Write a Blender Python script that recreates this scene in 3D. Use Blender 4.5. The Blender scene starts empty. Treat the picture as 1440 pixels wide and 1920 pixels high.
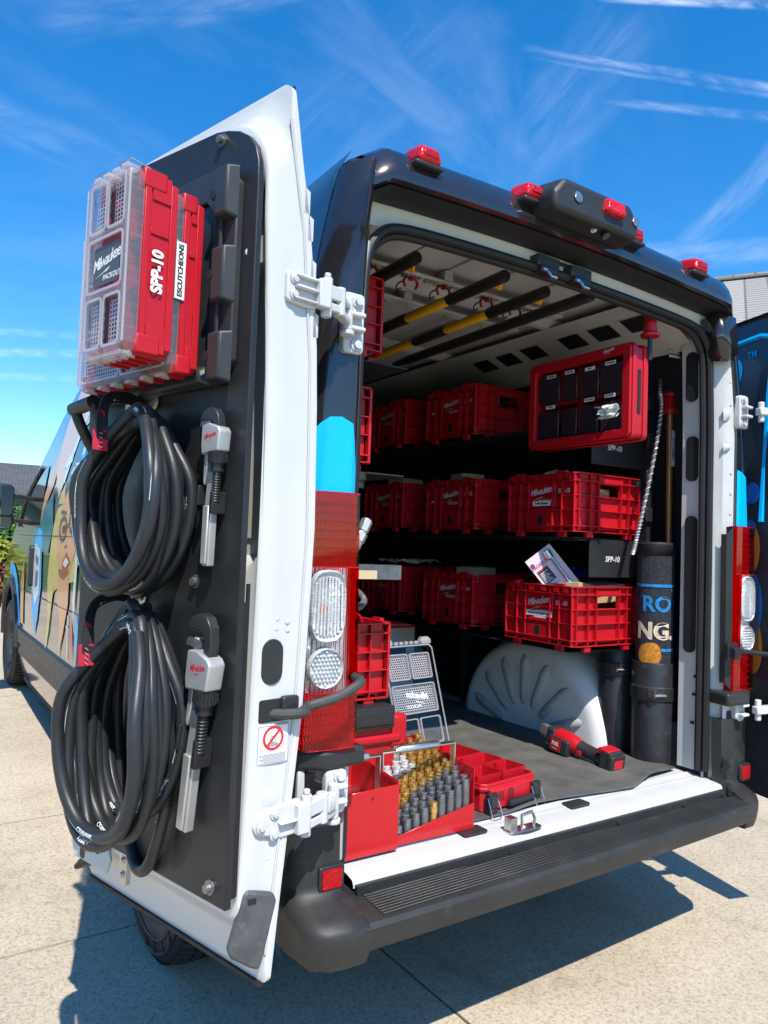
import bpy, bmesh, math, random
from mathutils import Vector, Matrix, Quaternion
random.seed(7)
C = bpy.context.scene.collection
SC = bpy.context.scene
PI = math.pi
R = math.radians

# ------------------------------------------------------------------ camera, sky, sun, exposure
CAM_LOC = Vector((-1.8199, -1.6674, 1.3874))
yaw, pitch, roll = R(33.698), R(2.8176), R(2.091)
fwd = Vector((math.sin(yaw)*math.cos(pitch), math.cos(yaw)*math.cos(pitch), math.sin(pitch)))
rt0 = Vector((math.cos(yaw), -math.sin(yaw), 0)); up0 = rt0.cross(fwd)
rt = rt0*math.cos(roll)+up0*math.sin(roll); up = -rt0*math.sin(roll)+up0*math.cos(roll)
cam = bpy.data.cameras.new('camera'); co = bpy.data.objects.new('camera', cam); C.objects.link(co)
cam.sensor_fit = 'VERTICAL'; cam.sensor_height = 36; cam.sensor_width = 27
cam.lens = 1380.07/1920*36; cam.clip_start = .02; cam.clip_end = 3000
m = Matrix((rt, up, -fwd)).transposed().to_4x4(); m.translation = CAM_LOC
co.matrix_world = m
SC.camera = co

SUN = Vector((-.155, -.55, .83)).normalized()       # towards the sun: high, behind the van
el = math.asin(SUN.z)
w = bpy.data.worlds.new('World'); SC.world = w; w.use_nodes = True
nt = w.node_tree; nt.nodes.clear(); N = nt.nodes.new; L = nt.links.new
def wmath(op, a, b=None, clamp=False):
    n = N('ShaderNodeMath'); n.operation = op; n.use_clamp = clamp
    for i, x in enumerate((a, b)):
        if x is None: continue
        if isinstance(x, (int, float)): n.inputs[i].default_value = x
        else: L(x, n.inputs[i])
    return n.outputs[0]
out = N('ShaderNodeOutputWorld'); bg = N('ShaderNodeBackground'); bg.inputs[1].default_value = .14
sky = N('ShaderNodeTexSky'); sky.sky_type = 'NISHITA'; sky.sun_disc = False
sky.sun_elevation = el; sky.sun_rotation = math.atan2(SUN.x, SUN.y)
sky.air_density = 1.0; sky.dust_density = .25; sky.ozone_density = 4.0; sky.altitude = 60
hs = N('ShaderNodeHueSaturation'); hs.inputs['Saturation'].default_value = 1.36; hs.inputs['Value'].default_value = 1.16
L(sky.outputs[0], hs.inputs['Color'])
tc = N('ShaderNodeTexCoord'); D = tc.outputs['Generated']
def vdot(v):
    n = N('ShaderNodeVectorMath'); n.operation = 'DOT_PRODUCT'; L(D, n.inputs[0]); n.inputs[1].default_value = v; return n.outputs['Value']
def noise(scale, detail, rough=.6, dist=0, vec=None):
    n = N('ShaderNodeTexNoise'); n.inputs['Scale'].default_value = scale; n.inputs['Detail'].default_value = detail
    n.inputs['Roughness'].default_value = rough; n.inputs['Distortion'].default_value = dist; L(vec if vec is not None else D, n.inputs['Vector']); return n.outputs['Fac']
def smooth(x, a, b):
    n = N('ShaderNodeMapRange'); n.interpolation_type = 'SMOOTHSTEP'; L(x, n.inputs[0])
    n.inputs[1].default_value = a; n.inputs[2].default_value = b; return n.outputs[0]
def pxdir(px, py):
    return (fwd + rt*(px-720)/1380.07 - up*(py-960)/1380.07).normalized()
# thin high cloud: wisps stretched over the sky
mp = N('ShaderNodeMapping'); L(D, mp.inputs[0]); mp.inputs['Rotation'].default_value = (.5, .3, .9); mp.inputs['Scale'].default_value = (.8, 4.5, 2.6)
c1 = smooth(noise(2.2, 10, .60, .5, mp.outputs[0]), .44, .90)
c2 = smooth(noise(1.1, 4, .5, .3), .40, .66)
cl = wmath('MULTIPLY', wmath('MULTIPLY', c1, c2), .17)
def streak(p, q, width, amount, rag=.5, fade=.12):
    a, b = pxdir(*p), pxdir(*q); n = a.cross(b).normalized(); mid = (a+b).normalized(); half = math.cos(a.angle(b)/2)
    cx = N('ShaderNodeCombineXYZ'); L(wmath('MULTIPLY', vdot(n.cross(mid)), 5 if width > .015 else 14), cx.inputs[0]); L(wmath('MULTIPLY', vdot(n), 26 if width > .015 else 60), cx.inputs[1])
    fib = noise(1.0, 8, .62, .8, cx.outputs[0])
    d = wmath('ABSOLUTE', wmath('ADD', vdot(n), wmath('MULTIPLY', wmath('SUBTRACT', noise(7, 3, .5), .5), width*rag*1.6)))
    s = smooth(d, width, width*.1)
    s = wmath('MULTIPLY', s, smooth(vdot(mid), half-.004, half+(1-half)*.55))
    s = wmath('MULTIPLY', s, smooth(fib, .30, .78))
    return wmath('MULTIPLY', s, amount)
for args in [((1000,92),(1520,178),.0065,.30), ((1020,112),(1520,192),.004,.22), ((1150,190),(1560,232),.007,.24), ((1150,-4),(1600,18),.006,.75),
             ((-300,90),(260,330),.030,.18,.9), ((1190,60),(960,330),.07,.13,1.2), ((-200,606),(260,640),.006,.30), ((-200,655),(260,668),.007,.42),
             ((-200,696),(260,716),.006,.30), ((1050,490),(1700,455),.02,.35), ((1330,420),(1420,330),.02,.3,1.2), ((100,25),(420,-20),.03,.14,1.2),
             ((380,20),(560,-20),.02,.25,1.0), ((880,20),(560,330),.09,.08,1.2)]:
    cl = wmath('MAXIMUM', cl, streak(*args))
mx = N('ShaderNodeMix'); mx.data_type = 'RGBA'; L(wmath('MULTIPLY', cl, .62, True), mx.inputs[0]); L(hs.outputs[0], mx.inputs[6]); mx.inputs[7].default_value = (8.6, 9.2, 10.2, 1)
L(mx.outputs[2], bg.inputs[0]); L(bg.outputs[0], out.inputs[0])

sd = bpy.data.lights.new('sun', 'SUN'); sd.energy = 4.5; sd.angle = R(.53); sd.color = (1, .945, .85)
so = bpy.data.objects.new('sun', sd); C.objects.link(so); so.rotation_euler = SUN.to_track_quat('Z', 'Y').to_euler(); so.location = (-2, -8, 12)
SC.view_settings.view_transform = 'Standard'; SC.view_settings.look = 'None'; SC.view_settings.gamma = 1; SC.view_settings.exposure = .58
SC.cycles.max_bounces = 8; SC.cycles.diffuse_bounces = 1; SC.cycles.transparent_max_bounces = 16; SC.cycles.transmission_bounces = 8

# ------------------------------------------------------------------ materials
MATS = {}
def mat(name, col, rough=.5, metal=0, var=.0, vscale=6, bump=0, bscale=80, coat=0, spec=.5, dirt=0, dirtcol=(.3,.27,.22), trans=0, ior=1.45, alpha=1, speck=0):
    if name in MATS: return MATS[name]
    m = bpy.data.materials.new(name); m.use_nodes = True; t = m.node_tree; p = t.nodes['Principled BSDF']
    p.inputs['Base Color'].default_value = (*col, 1); p.inputs['Roughness'].default_value = rough; p.inputs['Metallic'].default_value = metal
    p.inputs['Coat Weight'].default_value = coat; p.inputs['Coat Roughness'].default_value = .06
    p.inputs['Specular IOR Level'].default_value = spec; p.inputs['Transmission Weight'].default_value = trans; p.inputs['IOR'].default_value = ior; p.inputs['Alpha'].default_value = alpha
    tc = t.nodes.new('ShaderNodeTexCoord'); vec = tc.outputs['Object']
    def nz(s, d=5, r=.6):
        n = t.nodes.new('ShaderNodeTexNoise'); n.inputs['Scale'].default_value = s; n.inputs['Detail'].default_value = d; n.inputs['Roughness'].default_value = r
        t.links.new(vec, n.inputs['Vector']); return n.outputs['Fac']
    def ramp(f, a, b, lo=0, hi=1):
        n = t.nodes.new('ShaderNodeMapRange'); t.links.new(f, n.inputs[0]); n.inputs[1].default_value = a; n.inputs[2].default_value = b; n.inputs[3].default_value = lo; n.inputs[4].default_value = hi; return n.outputs[0]
    cur = None
    def mixc(fac, a, b, mode='MIX'):
        n = t.nodes.new('ShaderNodeMix'); n.data_type = 'RGBA'; n.blend_type = mode
        t.links.new(fac, n.inputs[0])
        for i, x in ((6, a), (7, b)):
            if isinstance(x, tuple): n.inputs[i].default_value = (*x, 1)
            else: t.links.new(x, n.inputs[i])
        return n.outputs[2]
    if var:
        cur = mixc(ramp(nz(vscale), .3, .7), tuple(c*(1-var) for c in col), tuple(min(1, c*(1+var)) for c in col))
    if speck:
        cur = mixc(ramp(nz(260, 2), .62, .72, 0, speck), cur or col, tuple(min(1, c*3+.1) for c in col))
    if dirt:
        cur = mixc(ramp(nz(vscale*2.3, 8, .7), .55, .75, 0, dirt), cur or col, dirtcol)
    if cur is not None: t.links.new(cur, p.inputs['Base Color'])
    if rough > .08 and not trans:
        t.links.new(ramp(nz(vscale*3, 4), .3, .7, rough*.85, min(1, rough*1.15)), p.inputs['Roughness'])
    if bump:
        b = t.nodes.new('ShaderNodeBump'); b.inputs['Strength'].default_value = bump; b.inputs['Distance'].default_value = .002
        t.links.new(nz(bscale, 3), b.inputs['Height']); t.links.new(b.outputs[0], p.inputs['Normal'])
    MATS[name] = m; return m
WHITE = mat('white_paint', (.545,.55,.545), .32, var=.035, vscale=4, coat=.25, dirt=.22, dirtcol=(.44,.41,.36))
WHITE2 = mat('white_paint_scuffed', (.50,.50,.49), .42, var=.06, vscale=5, dirt=.35, dirtcol=(.35,.33,.31))
CREAM = mat('interior_primer', (.56,.55,.53), .6, var=.06, vscale=3)
BLACKWRAP = mat('black_wrap', (.016,.015,.016), .16, coat=.9, var=.15, spec=.5)
PLASTIC = mat('black_plastic', (.022,.023,.024), .46, var=.2, vscale=8, bump=.25, bscale=500, dirt=.12, dirtcol=(.09,.085,.08))
BUMPER = mat('bumper_plastic', (.024,.024,.024), .5, var=.25, vscale=5, bump=.3, bscale=400, dirt=.45, dirtcol=(.085,.08,.075))
RUBBER = mat('rubber', (.012,.012,.013), .55, var=.2)
HOSE = mat('hose_rubber', (.019,.0215,.025), .42, var=.2, vscale=9, bump=.15, bscale=300, dirt=.15, dirtcol=(.07,.07,.07))
RED = mat('red_plastic', (.45,.006,.014), .40, var=.08, vscale=6, bump=.12, bscale=600, dirt=.16, dirtcol=(.30,.06,.06))
REDMET = mat('red_painted_metal', (.46,.006,.012), .28, var=.05, coat=.3, dirt=.06, dirtcol=(.2,.01,.01))
def film(name, tint, gloss=.06, diffuse=0, dcol=(.85,.82,.83), rough=.04, bump=0):
    """thin clear or tinted plastic: lets light straight through, with a fresnel gloss and some milky scatter"""
    m = bpy.data.materials.new(name); m.use_nodes = True; t = m.node_tree; t.nodes.clear(); nn = t.nodes.new; ln = t.links.new
    o = nn('ShaderNodeOutputMaterial'); tr = nn('ShaderNodeBsdfTransparent'); tr.inputs[0].default_value = (*tint,1)
    gl = nn('ShaderNodeBsdfGlossy'); gl.inputs['Roughness'].default_value = rough; fr = nn('ShaderNodeFresnel'); fr.inputs[0].default_value = 1.49
    cur = tr.outputs[0]
    if diffuse:
        df = nn('ShaderNodeBsdfDiffuse'); df.inputs[0].default_value = (*dcol,1); tl = nn('ShaderNodeBsdfTranslucent'); tl.inputs[0].default_value = (*dcol,1)
        a = nn('ShaderNodeMixShader'); a.inputs[0].default_value = .5; ln(df.outputs[0], a.inputs[1]); ln(tl.outputs[0], a.inputs[2])
        b = nn('ShaderNodeMixShader'); b.inputs[0].default_value = diffuse; ln(cur, b.inputs[1]); ln(a.outputs[0], b.inputs[2]); cur = b.outputs[0]
    x = nn('ShaderNodeMixShader'); ge = nn('ShaderNodeNewGeometry'); inv = nn('ShaderNodeMath'); inv.operation = 'SUBTRACT'; inv.inputs[0].default_value = 1; ln(ge.outputs['Backfacing'], inv.inputs[1]); fm_ = nn('ShaderNodeMath'); fm_.operation = 'MULTIPLY'; ln(fr.outputs[0], fm_.inputs[0]); ln(inv.outputs[0], fm_.inputs[1]); ln(fm_.outputs[0], x.inputs[0]); ln(cur, x.inputs[1]); ln(gl.outputs[0], x.inputs[2]); ln(x.outputs[0], o.inputs[0])
    if bump:
        tc = nn('ShaderNodeTexCoord'); w_ = nn('ShaderNodeTexWave'); w_.inputs['Scale'].default_value = bump; w_.inputs['Distortion'].default_value = 1.5; ln(tc.outputs['Object'], w_.inputs['Vector'])
        bp = nn('ShaderNodeBump'); bp.inputs['Strength'].default_value = .15; bp.inputs['Distance'].default_value = .002; ln(w_.outputs['Fac'], bp.inputs['Height']); ln(bp.outputs[0], gl.inputs['Normal'])
    MATS[name] = m; return m
FROST = film('frosted_clear', (.93,.90,.91), diffuse=.17, rough=.08); CLEAR = film('clear_plastic', (.95,.95,.955)); RIDGE = film('frosted_ridge', (.9,.87,.88), diffuse=.48, rough=.15)
BLUE = mat('cyan_vinyl', (.0,.42,.90), .30, var=.02)
ALU = mat('aluminium', (.68,.68,.66), .34, metal=1, var=.1, bump=.1)
CASTALU = mat('cast_aluminium', (.50,.50,.49), .42, metal=.55, var=.1, vscale=12, bump=.3, bscale=300)
STEEL = mat('steel', (.55,.55,.54), .3, metal=1, var=.15, dirt=.2, dirtcol=(.2,.19,.18))
DKSTEEL = mat('black_iron', (.20,.205,.21), .34, metal=.6, var=.25, vscale=15)
BRASS = mat('brass', (.80,.52,.16), .22, metal=.8, var=.12, vscale=20)
BLACKMET = mat('black_steel', (.02,.02,.021), .4, var=.2, dirt=.1, dirtcol=(.08,.08,.08))
WTXT = mat('white_print', (.75,.75,.73), .5)
BTXT = mat('black_print', (.02,.02,.02), .5)
RTXT = mat('red_print', (.6,.02,.03), .5)
PAPER = mat('paper_label', (.74,.74,.72), .6)
KRAFT = mat('cardboard', (.46,.30,.17), .75, var=.08, vscale=20)
BOARD = mat('black_plywood', (.017,.018,.020), .42, var=.25, vscale=4, bump=.2, bscale=120, dirt=.14, dirtcol=(.06,.06,.06))
GLASSDK = mat('dark_glass', (.01,.012,.014), .05, spec=.6)
def lens(name, deep, bright, sc, metal=0):
    m = bpy.data.materials.new(name); m.use_nodes = True; t = m.node_tree; p = t.nodes['Principled BSDF']; p.inputs['Roughness'].default_value = .16; p.inputs['Coat Weight'].default_value = .2; p.inputs['Specular IOR Level'].default_value = .35; p.inputs['Coat Roughness'].default_value = .03; p.inputs['Metallic'].default_value = metal
    tc = t.nodes.new('ShaderNodeTexCoord'); mp = t.nodes.new('ShaderNodeMapping'); mp.inputs['Scale'].default_value = (1,1,2.2); t.links.new(tc.outputs['Object'], mp.inputs[0])
    v = t.nodes.new('ShaderNodeTexVoronoi'); v.inputs['Scale'].default_value = sc; v.inputs['Randomness'].default_value = .35; t.links.new(mp.outputs[0], v.inputs['Vector'])
    n = t.nodes.new('ShaderNodeTexNoise'); n.inputs['Scale'].default_value = 14; n.inputs['Detail'].default_value = 6; t.links.new(tc.outputs['Object'], n.inputs['Vector'])
    r = t.nodes.new('ShaderNodeMapRange'); t.links.new(v.outputs['Color'], r.inputs[0]); r.inputs[1].default_value = .25; r.inputs[2].default_value = .95
    r2 = t.nodes.new('ShaderNodeMapRange'); t.links.new(n.outputs['Fac'], r2.inputs[0]); r2.inputs[1].default_value = .42; r2.inputs[2].default_value = .64
    mu = t.nodes.new('ShaderNodeMath'); mu.operation = 'MULTIPLY'; t.links.new(r.outputs[0], mu.inputs[0]); t.links.new(r2.outputs[0], mu.inputs[1])
    x = t.nodes.new('ShaderNodeMix'); x.data_type = 'RGBA'; t.links.new(mu.outputs[0], x.inputs[0]); x.inputs[6].default_value = (*deep,1); x.inputs[7].default_value = (*bright,1); t.links.new(x.outputs[2], p.inputs['Base Color'])  # bright cells scattered through the colour stand in for facet sparkle
    b = t.nodes.new('ShaderNodeBump'); b.inputs['Strength'].default_value = .7; b.inputs['Distance'].default_value = .002; t.links.new(v.outputs['Distance'], b.inputs['Height']); t.links.new(b.outputs[0], p.inputs['Normal'])
    MATS[name] = m; return m
LENSRED = lens('red_lens', (.50,.0,.004), (.95,.02,.03), 110); LENSRED2 = lens('red_lens_deep', (.34,.0,.004), (.62,.006,.012), 130)
LENSCLR = film('clear_lens', (.95,.955,.96), rough=.03, bump=40); LENSTINT = film('red_film', (.95,.025,.035), rough=.04); LENSTINT2 = film('deep_red_film', (.84,.008,.014), rough=.04)
def reflector(name, col, sx, sz, metal=.55):
    m = mat(name, col, .22, metal=metal); t = m.node_tree; p = t.nodes['Principled BSDF']; tc = t.nodes.new('ShaderNodeTexCoord'); prev = None
    for d, sc in (('X', sx), ('Z', sz)):
        w_ = t.nodes.new('ShaderNodeTexWave'); w_.bands_direction = d; w_.wave_profile = 'SAW' if d == 'Z' else 'SIN'; w_.inputs['Scale'].default_value = sc; w_.inputs['Distortion'].default_value = .4; t.links.new(tc.outputs['Object'], w_.inputs['Vector'])
        b = t.nodes.new('ShaderNodeBump'); b.inputs['Strength'].default_value = .9; b.inputs['Distance'].default_value = .006; t.links.new(w_.outputs['Fac'], b.inputs['Height'])
        if prev: t.links.new(prev, b.inputs['Normal'])
        prev = b.outputs[0]
    t.links.new(prev, p.inputs['Normal']); return m
REFL = reflector('lamp_reflector', (.93,.94,.95), 28, 20, .45); REFL2 = reflector('lamp_ribs', (.92,.90,.90), 45, 14, .25)
YELLOW = mat('yellow_plastic', (.78,.42,.015), .45, var=.05)
YGAS = mat('yellow_coating', (.78,.60,.03), .4)
DARKWALL = mat('dark_wall_panel', (.012,.013,.016), .6, var=.2)
MAT_RUB = mat('floor_mat_rubber', (.092,.090,.085), .62, var=.35, vscale=7, bump=.5, bscale=260, dirt=.55, dirtcol=(.115,.11,.10), speck=.25)

# ------------------------------------------------------------------ mesh helpers
SPLIT = set('pillar_slot tray_rib rail_slot corner_block screw board_bolt plate_bolt cleat bin_front bin latch latch_wire weld_dimple rivet guard_slot latch_bolt edge_lug pressed_boss sill_pad '
            'ceiling_rib roof_bow pressed_rib foam_patch upright rail back_plate rack_clip divider grip_dimple hinge_arm hinge_leaf_rib small_hardware step_tread front_slot rail_hole graphic holder hook_jaw mirror_arm'.split())
class MB:
    def __init__(s): s.v = []; s.f = []; s.mi = []; s.k = 0
    def add(s, vs, fs, M=None):
        o = len(s.v)
        s.v += [tuple((M @ Vector(v)) if M else v) for v in vs]
        s.f += [tuple(i+o for i in f) for f in fs]; s.mi += [s.k]*len(fs); return s
    def box(s, a, b, M=None):
        x0,y0,z0 = a; x1,y1,z1 = b
        return s.add([(x0,y0,z0),(x1,y0,z0),(x1,y1,z0),(x0,y1,z0),(x0,y0,z1),(x1,y0,z1),(x1,y1,z1),(x0,y1,z1)],
                     [(0,3,2,1),(4,5,6,7),(0,1,5,4),(1,2,6,5),(2,3,7,6),(3,0,4,7)], M)
    def cbox(s, c, d, M=None):
        return s.box([c[i]-d[i]/2 for i in range(3)], [c[i]+d[i]/2 for i in range(3)], M)
    def bar(s, p, q, w, h, upv=(0,0,1)):
        p, q = Vector(p), Vector(q); d = q-p; l = d.length; d.normalize(); x = Vector(upv).cross(d)
        if x.length < 1e-6: x = Vector((1,0,0)).cross(d)
        x.normalize(); z = d.cross(x); M = Matrix((x, z, d)).transposed().to_4x4(); M.translation = p
        return s.box((-w/2,-h/2,0), (w/2,h/2,l), M)
    def tube(s, path, r, n=8, closed=False, caps=True):
        P = [Vector(p) for p in path]; m = len(P); rr = r if isinstance(r, (list, tuple)) else [r]*m
        fr = frames(P, closed); vs = []; fs = []
        for i in range(m):
            x, y, _ = fr[i]
            for k in range(n):
                a = 2*PI*k/n; vs.append(tuple(P[i]+(x*math.cos(a)+y*math.sin(a))*rr[i]))
        for i in range(m if closed else m-1):
            j = (i+1) % m
            for k in range(n): fs.append((i*n+k, i*n+(k+1)%n, j*n+(k+1)%n, j*n+k))
        if caps and not closed: fs += [tuple(range(n-1,-1,-1)), tuple((m-1)*n+k for k in range(n))]
        return s.add(vs, fs)
    def cyl(s, p, q, r, r2=None, n=12): return s.tube([p, q], [r, r if r2 is None else r2], n)
    def lathe(s, prof, n=24, M=None, cap=True):
        vs = []; fs = []
        for r, z in prof:
            for k in range(n): a = 2*PI*k/n; vs.append((r*math.cos(a), r*math.sin(a), z))
        for i in range(len(prof)-1):
            for k in range(n): fs.append((i*n+k, i*n+(k+1)%n, (i+1)*n+(k+1)%n, (i+1)*n+k))
        if cap: fs += [tuple(range(n-1,-1,-1)), tuple((len(prof)-1)*n+k for k in range(n))]
        return s.add(vs, fs, M)
    def prism(s, poly, h0, h1, ax='z', M=None):
        def pt(a, b, h): return {'z': (a,b,h), 'y': (a,h,b), 'x': (h,a,b)}[ax]
        n = len(poly); ar = sum(poly[i][0]*poly[(i+1)%n][1]-poly[(i+1)%n][0]*poly[i][1] for i in range(n))
        if (ar < 0) != (ax == 'y'): poly = poly[::-1]
        return s.add([pt(a,b,h0) for a,b in poly]+[pt(a,b,h1) for a,b in poly],
                     [tuple(range(n-1,-1,-1)), tuple(range(n,2*n))]+[(i,(i+1)%n,n+(i+1)%n,n+i) for i in range(n)], M)
    def ring(s, outer, inner, h0, h1, ax='z', M=None):
        def pt(a, b, h): return {'z': (a,b,h), 'y': (a,h,b), 'x': (h,a,b)}[ax]
        n = len(outer); vs = [pt(a,b,h) for P in (outer, inner) for h in (h0, h1) for a, b in P]; fs = []
        for i in range(n):
            j = (i+1) % n
            fs += [(i,j,n+j,n+i), (2*n+j,2*n+i,3*n+i,3*n+j), (n+i,n+j,3*n+j,3*n+i), (j,i,2*n+i,2*n+j)]
        return s.add(vs, fs, M)
    def grid(s, fn, nu, nv, cu=False):
        vs = [tuple(fn(i/nu, j/nv)) for i in range(nu+1) for j in range(nv+1)]; w = nv+1
        return s.add(vs, [(i*w+j, (i+1)*w+j, (i+1)*w+j+1, i*w+j+1) for i in range(nu) for j in range(nv)])
    def islands(s):
        p = list(range(len(s.v)))
        def fd(i):
            while p[i] != i: p[i] = p[p[i]]; i = p[i]
            return i
        for f in s.f:
            a = fd(f[0])
            for j in f[1:]: p[fd(j)] = a
        g = {}
        for k, f in enumerate(s.f): g.setdefault(fd(f[0]), []).append(k)
        L_ = []
        for fs in g.values():
            vs = {i for k in fs for i in s.f[k]}; L_.append([fs, [min(s.v[i][a] for i in vs)-.0006 for a in range(3)], [max(s.v[i][a] for i in vs)+.0006 for a in range(3)]])
        again = True
        while again:                      # pieces that touch stay one piece
            again = False
            for i in range(len(L_)):
                for j in range(i+1, len(L_)):
                    A, B = L_[i], L_[j]
                    if all(A[1][a] <= B[2][a] and B[1][a] <= A[2][a] for a in range(3)):
                        L_[i] = [A[0]+B[0], [min(A[1][a],B[1][a]) for a in range(3)], [max(A[2][a],B[2][a]) for a in range(3)]]; del L_[j]; again = True; break
                if again: break
        return [x[0] for x in L_]
    def build(s, name, m, parent=None, bevel=0, smooth=30, solid=0, seg=2, sub=0, **kw):
        if name in SPLIT:
            L_ = s.islands()
            if len(L_) > 1:
                for fs in L_:
                    q = MB(); ids = sorted({i for k in fs for i in s.f[k]}); mp_ = {a: k for k, a in enumerate(ids)}
                    q.v = [s.v[i] for i in ids]; q.f = [tuple(mp_[i] for i in s.f[k]) for k in fs]; q.mi = [s.mi[k] for k in fs]
                    o = q.build_one(name, m, parent, bevel, smooth, solid, seg, sub, **kw)
                return o
        return s.build_one(name, m, parent, bevel, smooth, solid, seg, sub, **kw)
    def build_one(s, name, m, parent=None, bevel=0, smooth=30, solid=0, seg=2, sub=0, **kw):
        me = bpy.data.meshes.new(name); me.from_pydata(s.v, [], s.f)
        for x in (m if isinstance(m, (list, tuple)) else [m]): me.materials.append(x)
        if isinstance(m, (list, tuple)): me.polygons.foreach_set('material_index', s.mi)
        me.validate(); bm = bmesh.new(); bm.from_mesh(me); bmesh.ops.recalc_face_normals(bm, faces=bm.faces); bm.to_mesh(me); bm.free()
        me.polygons.foreach_set('use_smooth', [True]*len(me.polygons)); me.set_sharp_from_angle(angle=R(smooth)); me.update()
        o = bpy.data.objects.new(name, me); C.objects.link(o); o.parent = parent
        if solid: d = o.modifiers.new('solid', 'SOLIDIFY'); d.thickness = solid; d.offset = 0
        if sub: d = o.modifiers.new('sub', 'SUBSURF'); d.levels = d.render_levels = sub
        if bevel: d = o.modifiers.new('bevel', 'BEVEL'); d.width = bevel; d.segments = seg; d.limit_method = 'ANGLE'; d.angle_limit = R(40)
        for k, x in kw.items(): o[k] = x
        return o
def frames(P, closed=False):
    m = len(P); T = []
    for i in range(m):
        a = P[(i-1) % m] if closed or i > 0 else P[i]; b = P[(i+1) % m] if closed or i < m-1 else P[i]; T.append((b-a).normalized())
    x = T[0].orthogonal().normalized(); fr = []
    for i in range(m):
        if i:
            q = T[i-1].rotation_difference(T[i]); x = q @ x
        x = (x - T[i]*x.dot(T[i])).normalized(); fr.append((x, T[i].cross(x), T[i]))
    return fr
def arc(cx, cy, r, a0, a1, n=6, ry=None):
    return [(cx+r*math.cos(R(a0+(a1-a0)*i/n)), cy+(ry or r)*math.sin(R(a0+(a1-a0)*i/n))) for i in range(n+1)]
def rrect(x0, x1, y0, y1, r, n=4):
    return arc(x1-r,y0+r,r,-90,0,n)+arc(x1-r,y1-r,r,0,90,n)+arc(x0+r,y1-r,r,90,180,n)+arc(x0+r,y0+r,r,180,270,n)
def spline(pts, n=8, closed=False):
    P = [Vector(p) for p in pts]; m = len(P); o = []
    for i in range(m if closed else m-1):
        g = lambda k: P[k % m] if closed else P[max(0, min(m-1, k))]
        a, b, c, d = g(i-1), g(i), g(i+1), g(i+2)
        for k in range(n):
            t = k/n; o.append(.5*((2*b)+(c-a)*t+(2*a-5*b+4*c-d)*t*t+(3*b-a-3*c+d)*t**3))
    if not closed: o.append(P[-1])
    return o
def lerp(t, tab):
    for i in range(len(tab)-1):
        if t <= tab[i+1][0]:
            a, b = tab[i], tab[i+1]; f = max(0, (t-a[0])/(b[0]-a[0])); return a[1]+(b[1]-a[1])*f
    return tab[-1][1]
def tag(o, label, cat, group=None, kind=None):
    o['label'] = label; o['category'] = cat
    if group: o['group'] = group
    if kind: o['kind'] = kind
    return o
def thing(name, label, cat, loc=(0,0,0), rz=0, group=None, M=None):
    o = bpy.data.objects.new(name, None); C.objects.link(o); o.empty_display_size = .1
    if M is not None: o.matrix_world = M
    else: o.location = loc; o.rotation_euler = (0,0,rz)
    return tag(o, label, cat, group)
def copytree(o, parent=None):
    c = o.copy(); C.objects.link(c); c.parent = parent
    for ch in list(o.children): copytree(ch, c)
    return c
FONTCACHE = {}
def text_mesh(body, size, shear=0, bold=0, spacing=1):
    k = (body, size, shear, bold, spacing)
    if k not in FONTCACHE:
        cu = bpy.data.curves.new('lettering', 'FONT'); cu.body = body; cu.size = size; cu.shear = shear; cu.offset = bold; cu.space_character = spacing
        cu.align_x = 'CENTER'; cu.align_y = 'CENTER'; cu.resolution_u = 3
        o = bpy.data.objects.new('tmp_lettering', cu); C.objects.link(o); dg = bpy.context.evaluated_depsgraph_get(); dg.update()
        me = bpy.data.meshes.new_from_object(o.evaluated_get(dg)); vs = [tuple(v.co) for v in me.vertices]; fs = [tuple(p.vertices) for p in me.polygons]
        bpy.data.objects.remove(o); bpy.data.curves.remove(cu); bpy.data.meshes.remove(me); FONTCACHE[k] = (vs, fs)
    return FONTCACHE[k]
def frame_m(o, r, u):
    r, u = Vector(r).normalized(), Vector(u).normalized(); n = r.cross(u); M = Matrix((r, u, n)).transposed().to_4x4(); M.translation = Vector(o); return M
def text(body, m, parent, o, r, u, size, shear=0, bold=0, sx=1, name='lettering', spacing=1):
    vs, fs = text_mesh(body, size, shear, bold, spacing); b = MB(); b.add([(v[0]*sx, v[1], 0) for v in vs], fs, frame_m(o, r, u))
    return b.build(name, m, parent)
def logo(m, parent, o, r, u, s, name='logo', sub=True):
    """script word with a lightning stroke and the small range name under it"""
    M = frame_m(o, r, u); b = MB()
    vs, fs = text_mesh('Milwaukee', s*.30, .35, .004*s, .82); rot = Matrix.Rotation(R(10), 4, 'Z')
    b.add([(v[0]*1.0, v[1]*1.15+.10*s, 0) for v in vs], fs, M @ rot)
    z = [(-.52,-.22),(.16,-.06),(.10,-.10),(.42,.02),(-.06,-.16),(0,-.12)]
    b.add([(x*s*.9, y*s*1.1, 0) for x, y in z], [(0,5,1),(1,2,5),(2,3,4),(2,4,5)], M)
    if sub:
        vs, fs = text_mesh('PACKOUT', s*.15, .15, .004*s); b.add([(v[0]+.22*s, v[1]-.27*s, 0) for v in vs], fs, M)
    return b.build(name, m, parent)
def sticker(parent, o, r, u, w, h, body, m=None, tm=None, size=None, sx=1, name='sticker', off=.0006, shear=0):
    b = MB(); M = frame_m(o, r, u); b.box((-w/2,-h/2,-.0004), (w/2,h/2,off), M); st = b.build(name, m or PAPER, parent)
    n = M.to_3x3() @ Vector((0,0,1))
    if body: text(body, tm or BTXT, parent if name_depth(parent) >= 1 else st, Vector(o)+n*(off+.0006), r, u, size or h*.7, bold=.0006, sx=sx, shear=shear)
    return st
def name_depth(o):
    d = 0
    while o.parent is not None: o = o.parent; d += 1
    return d
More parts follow.
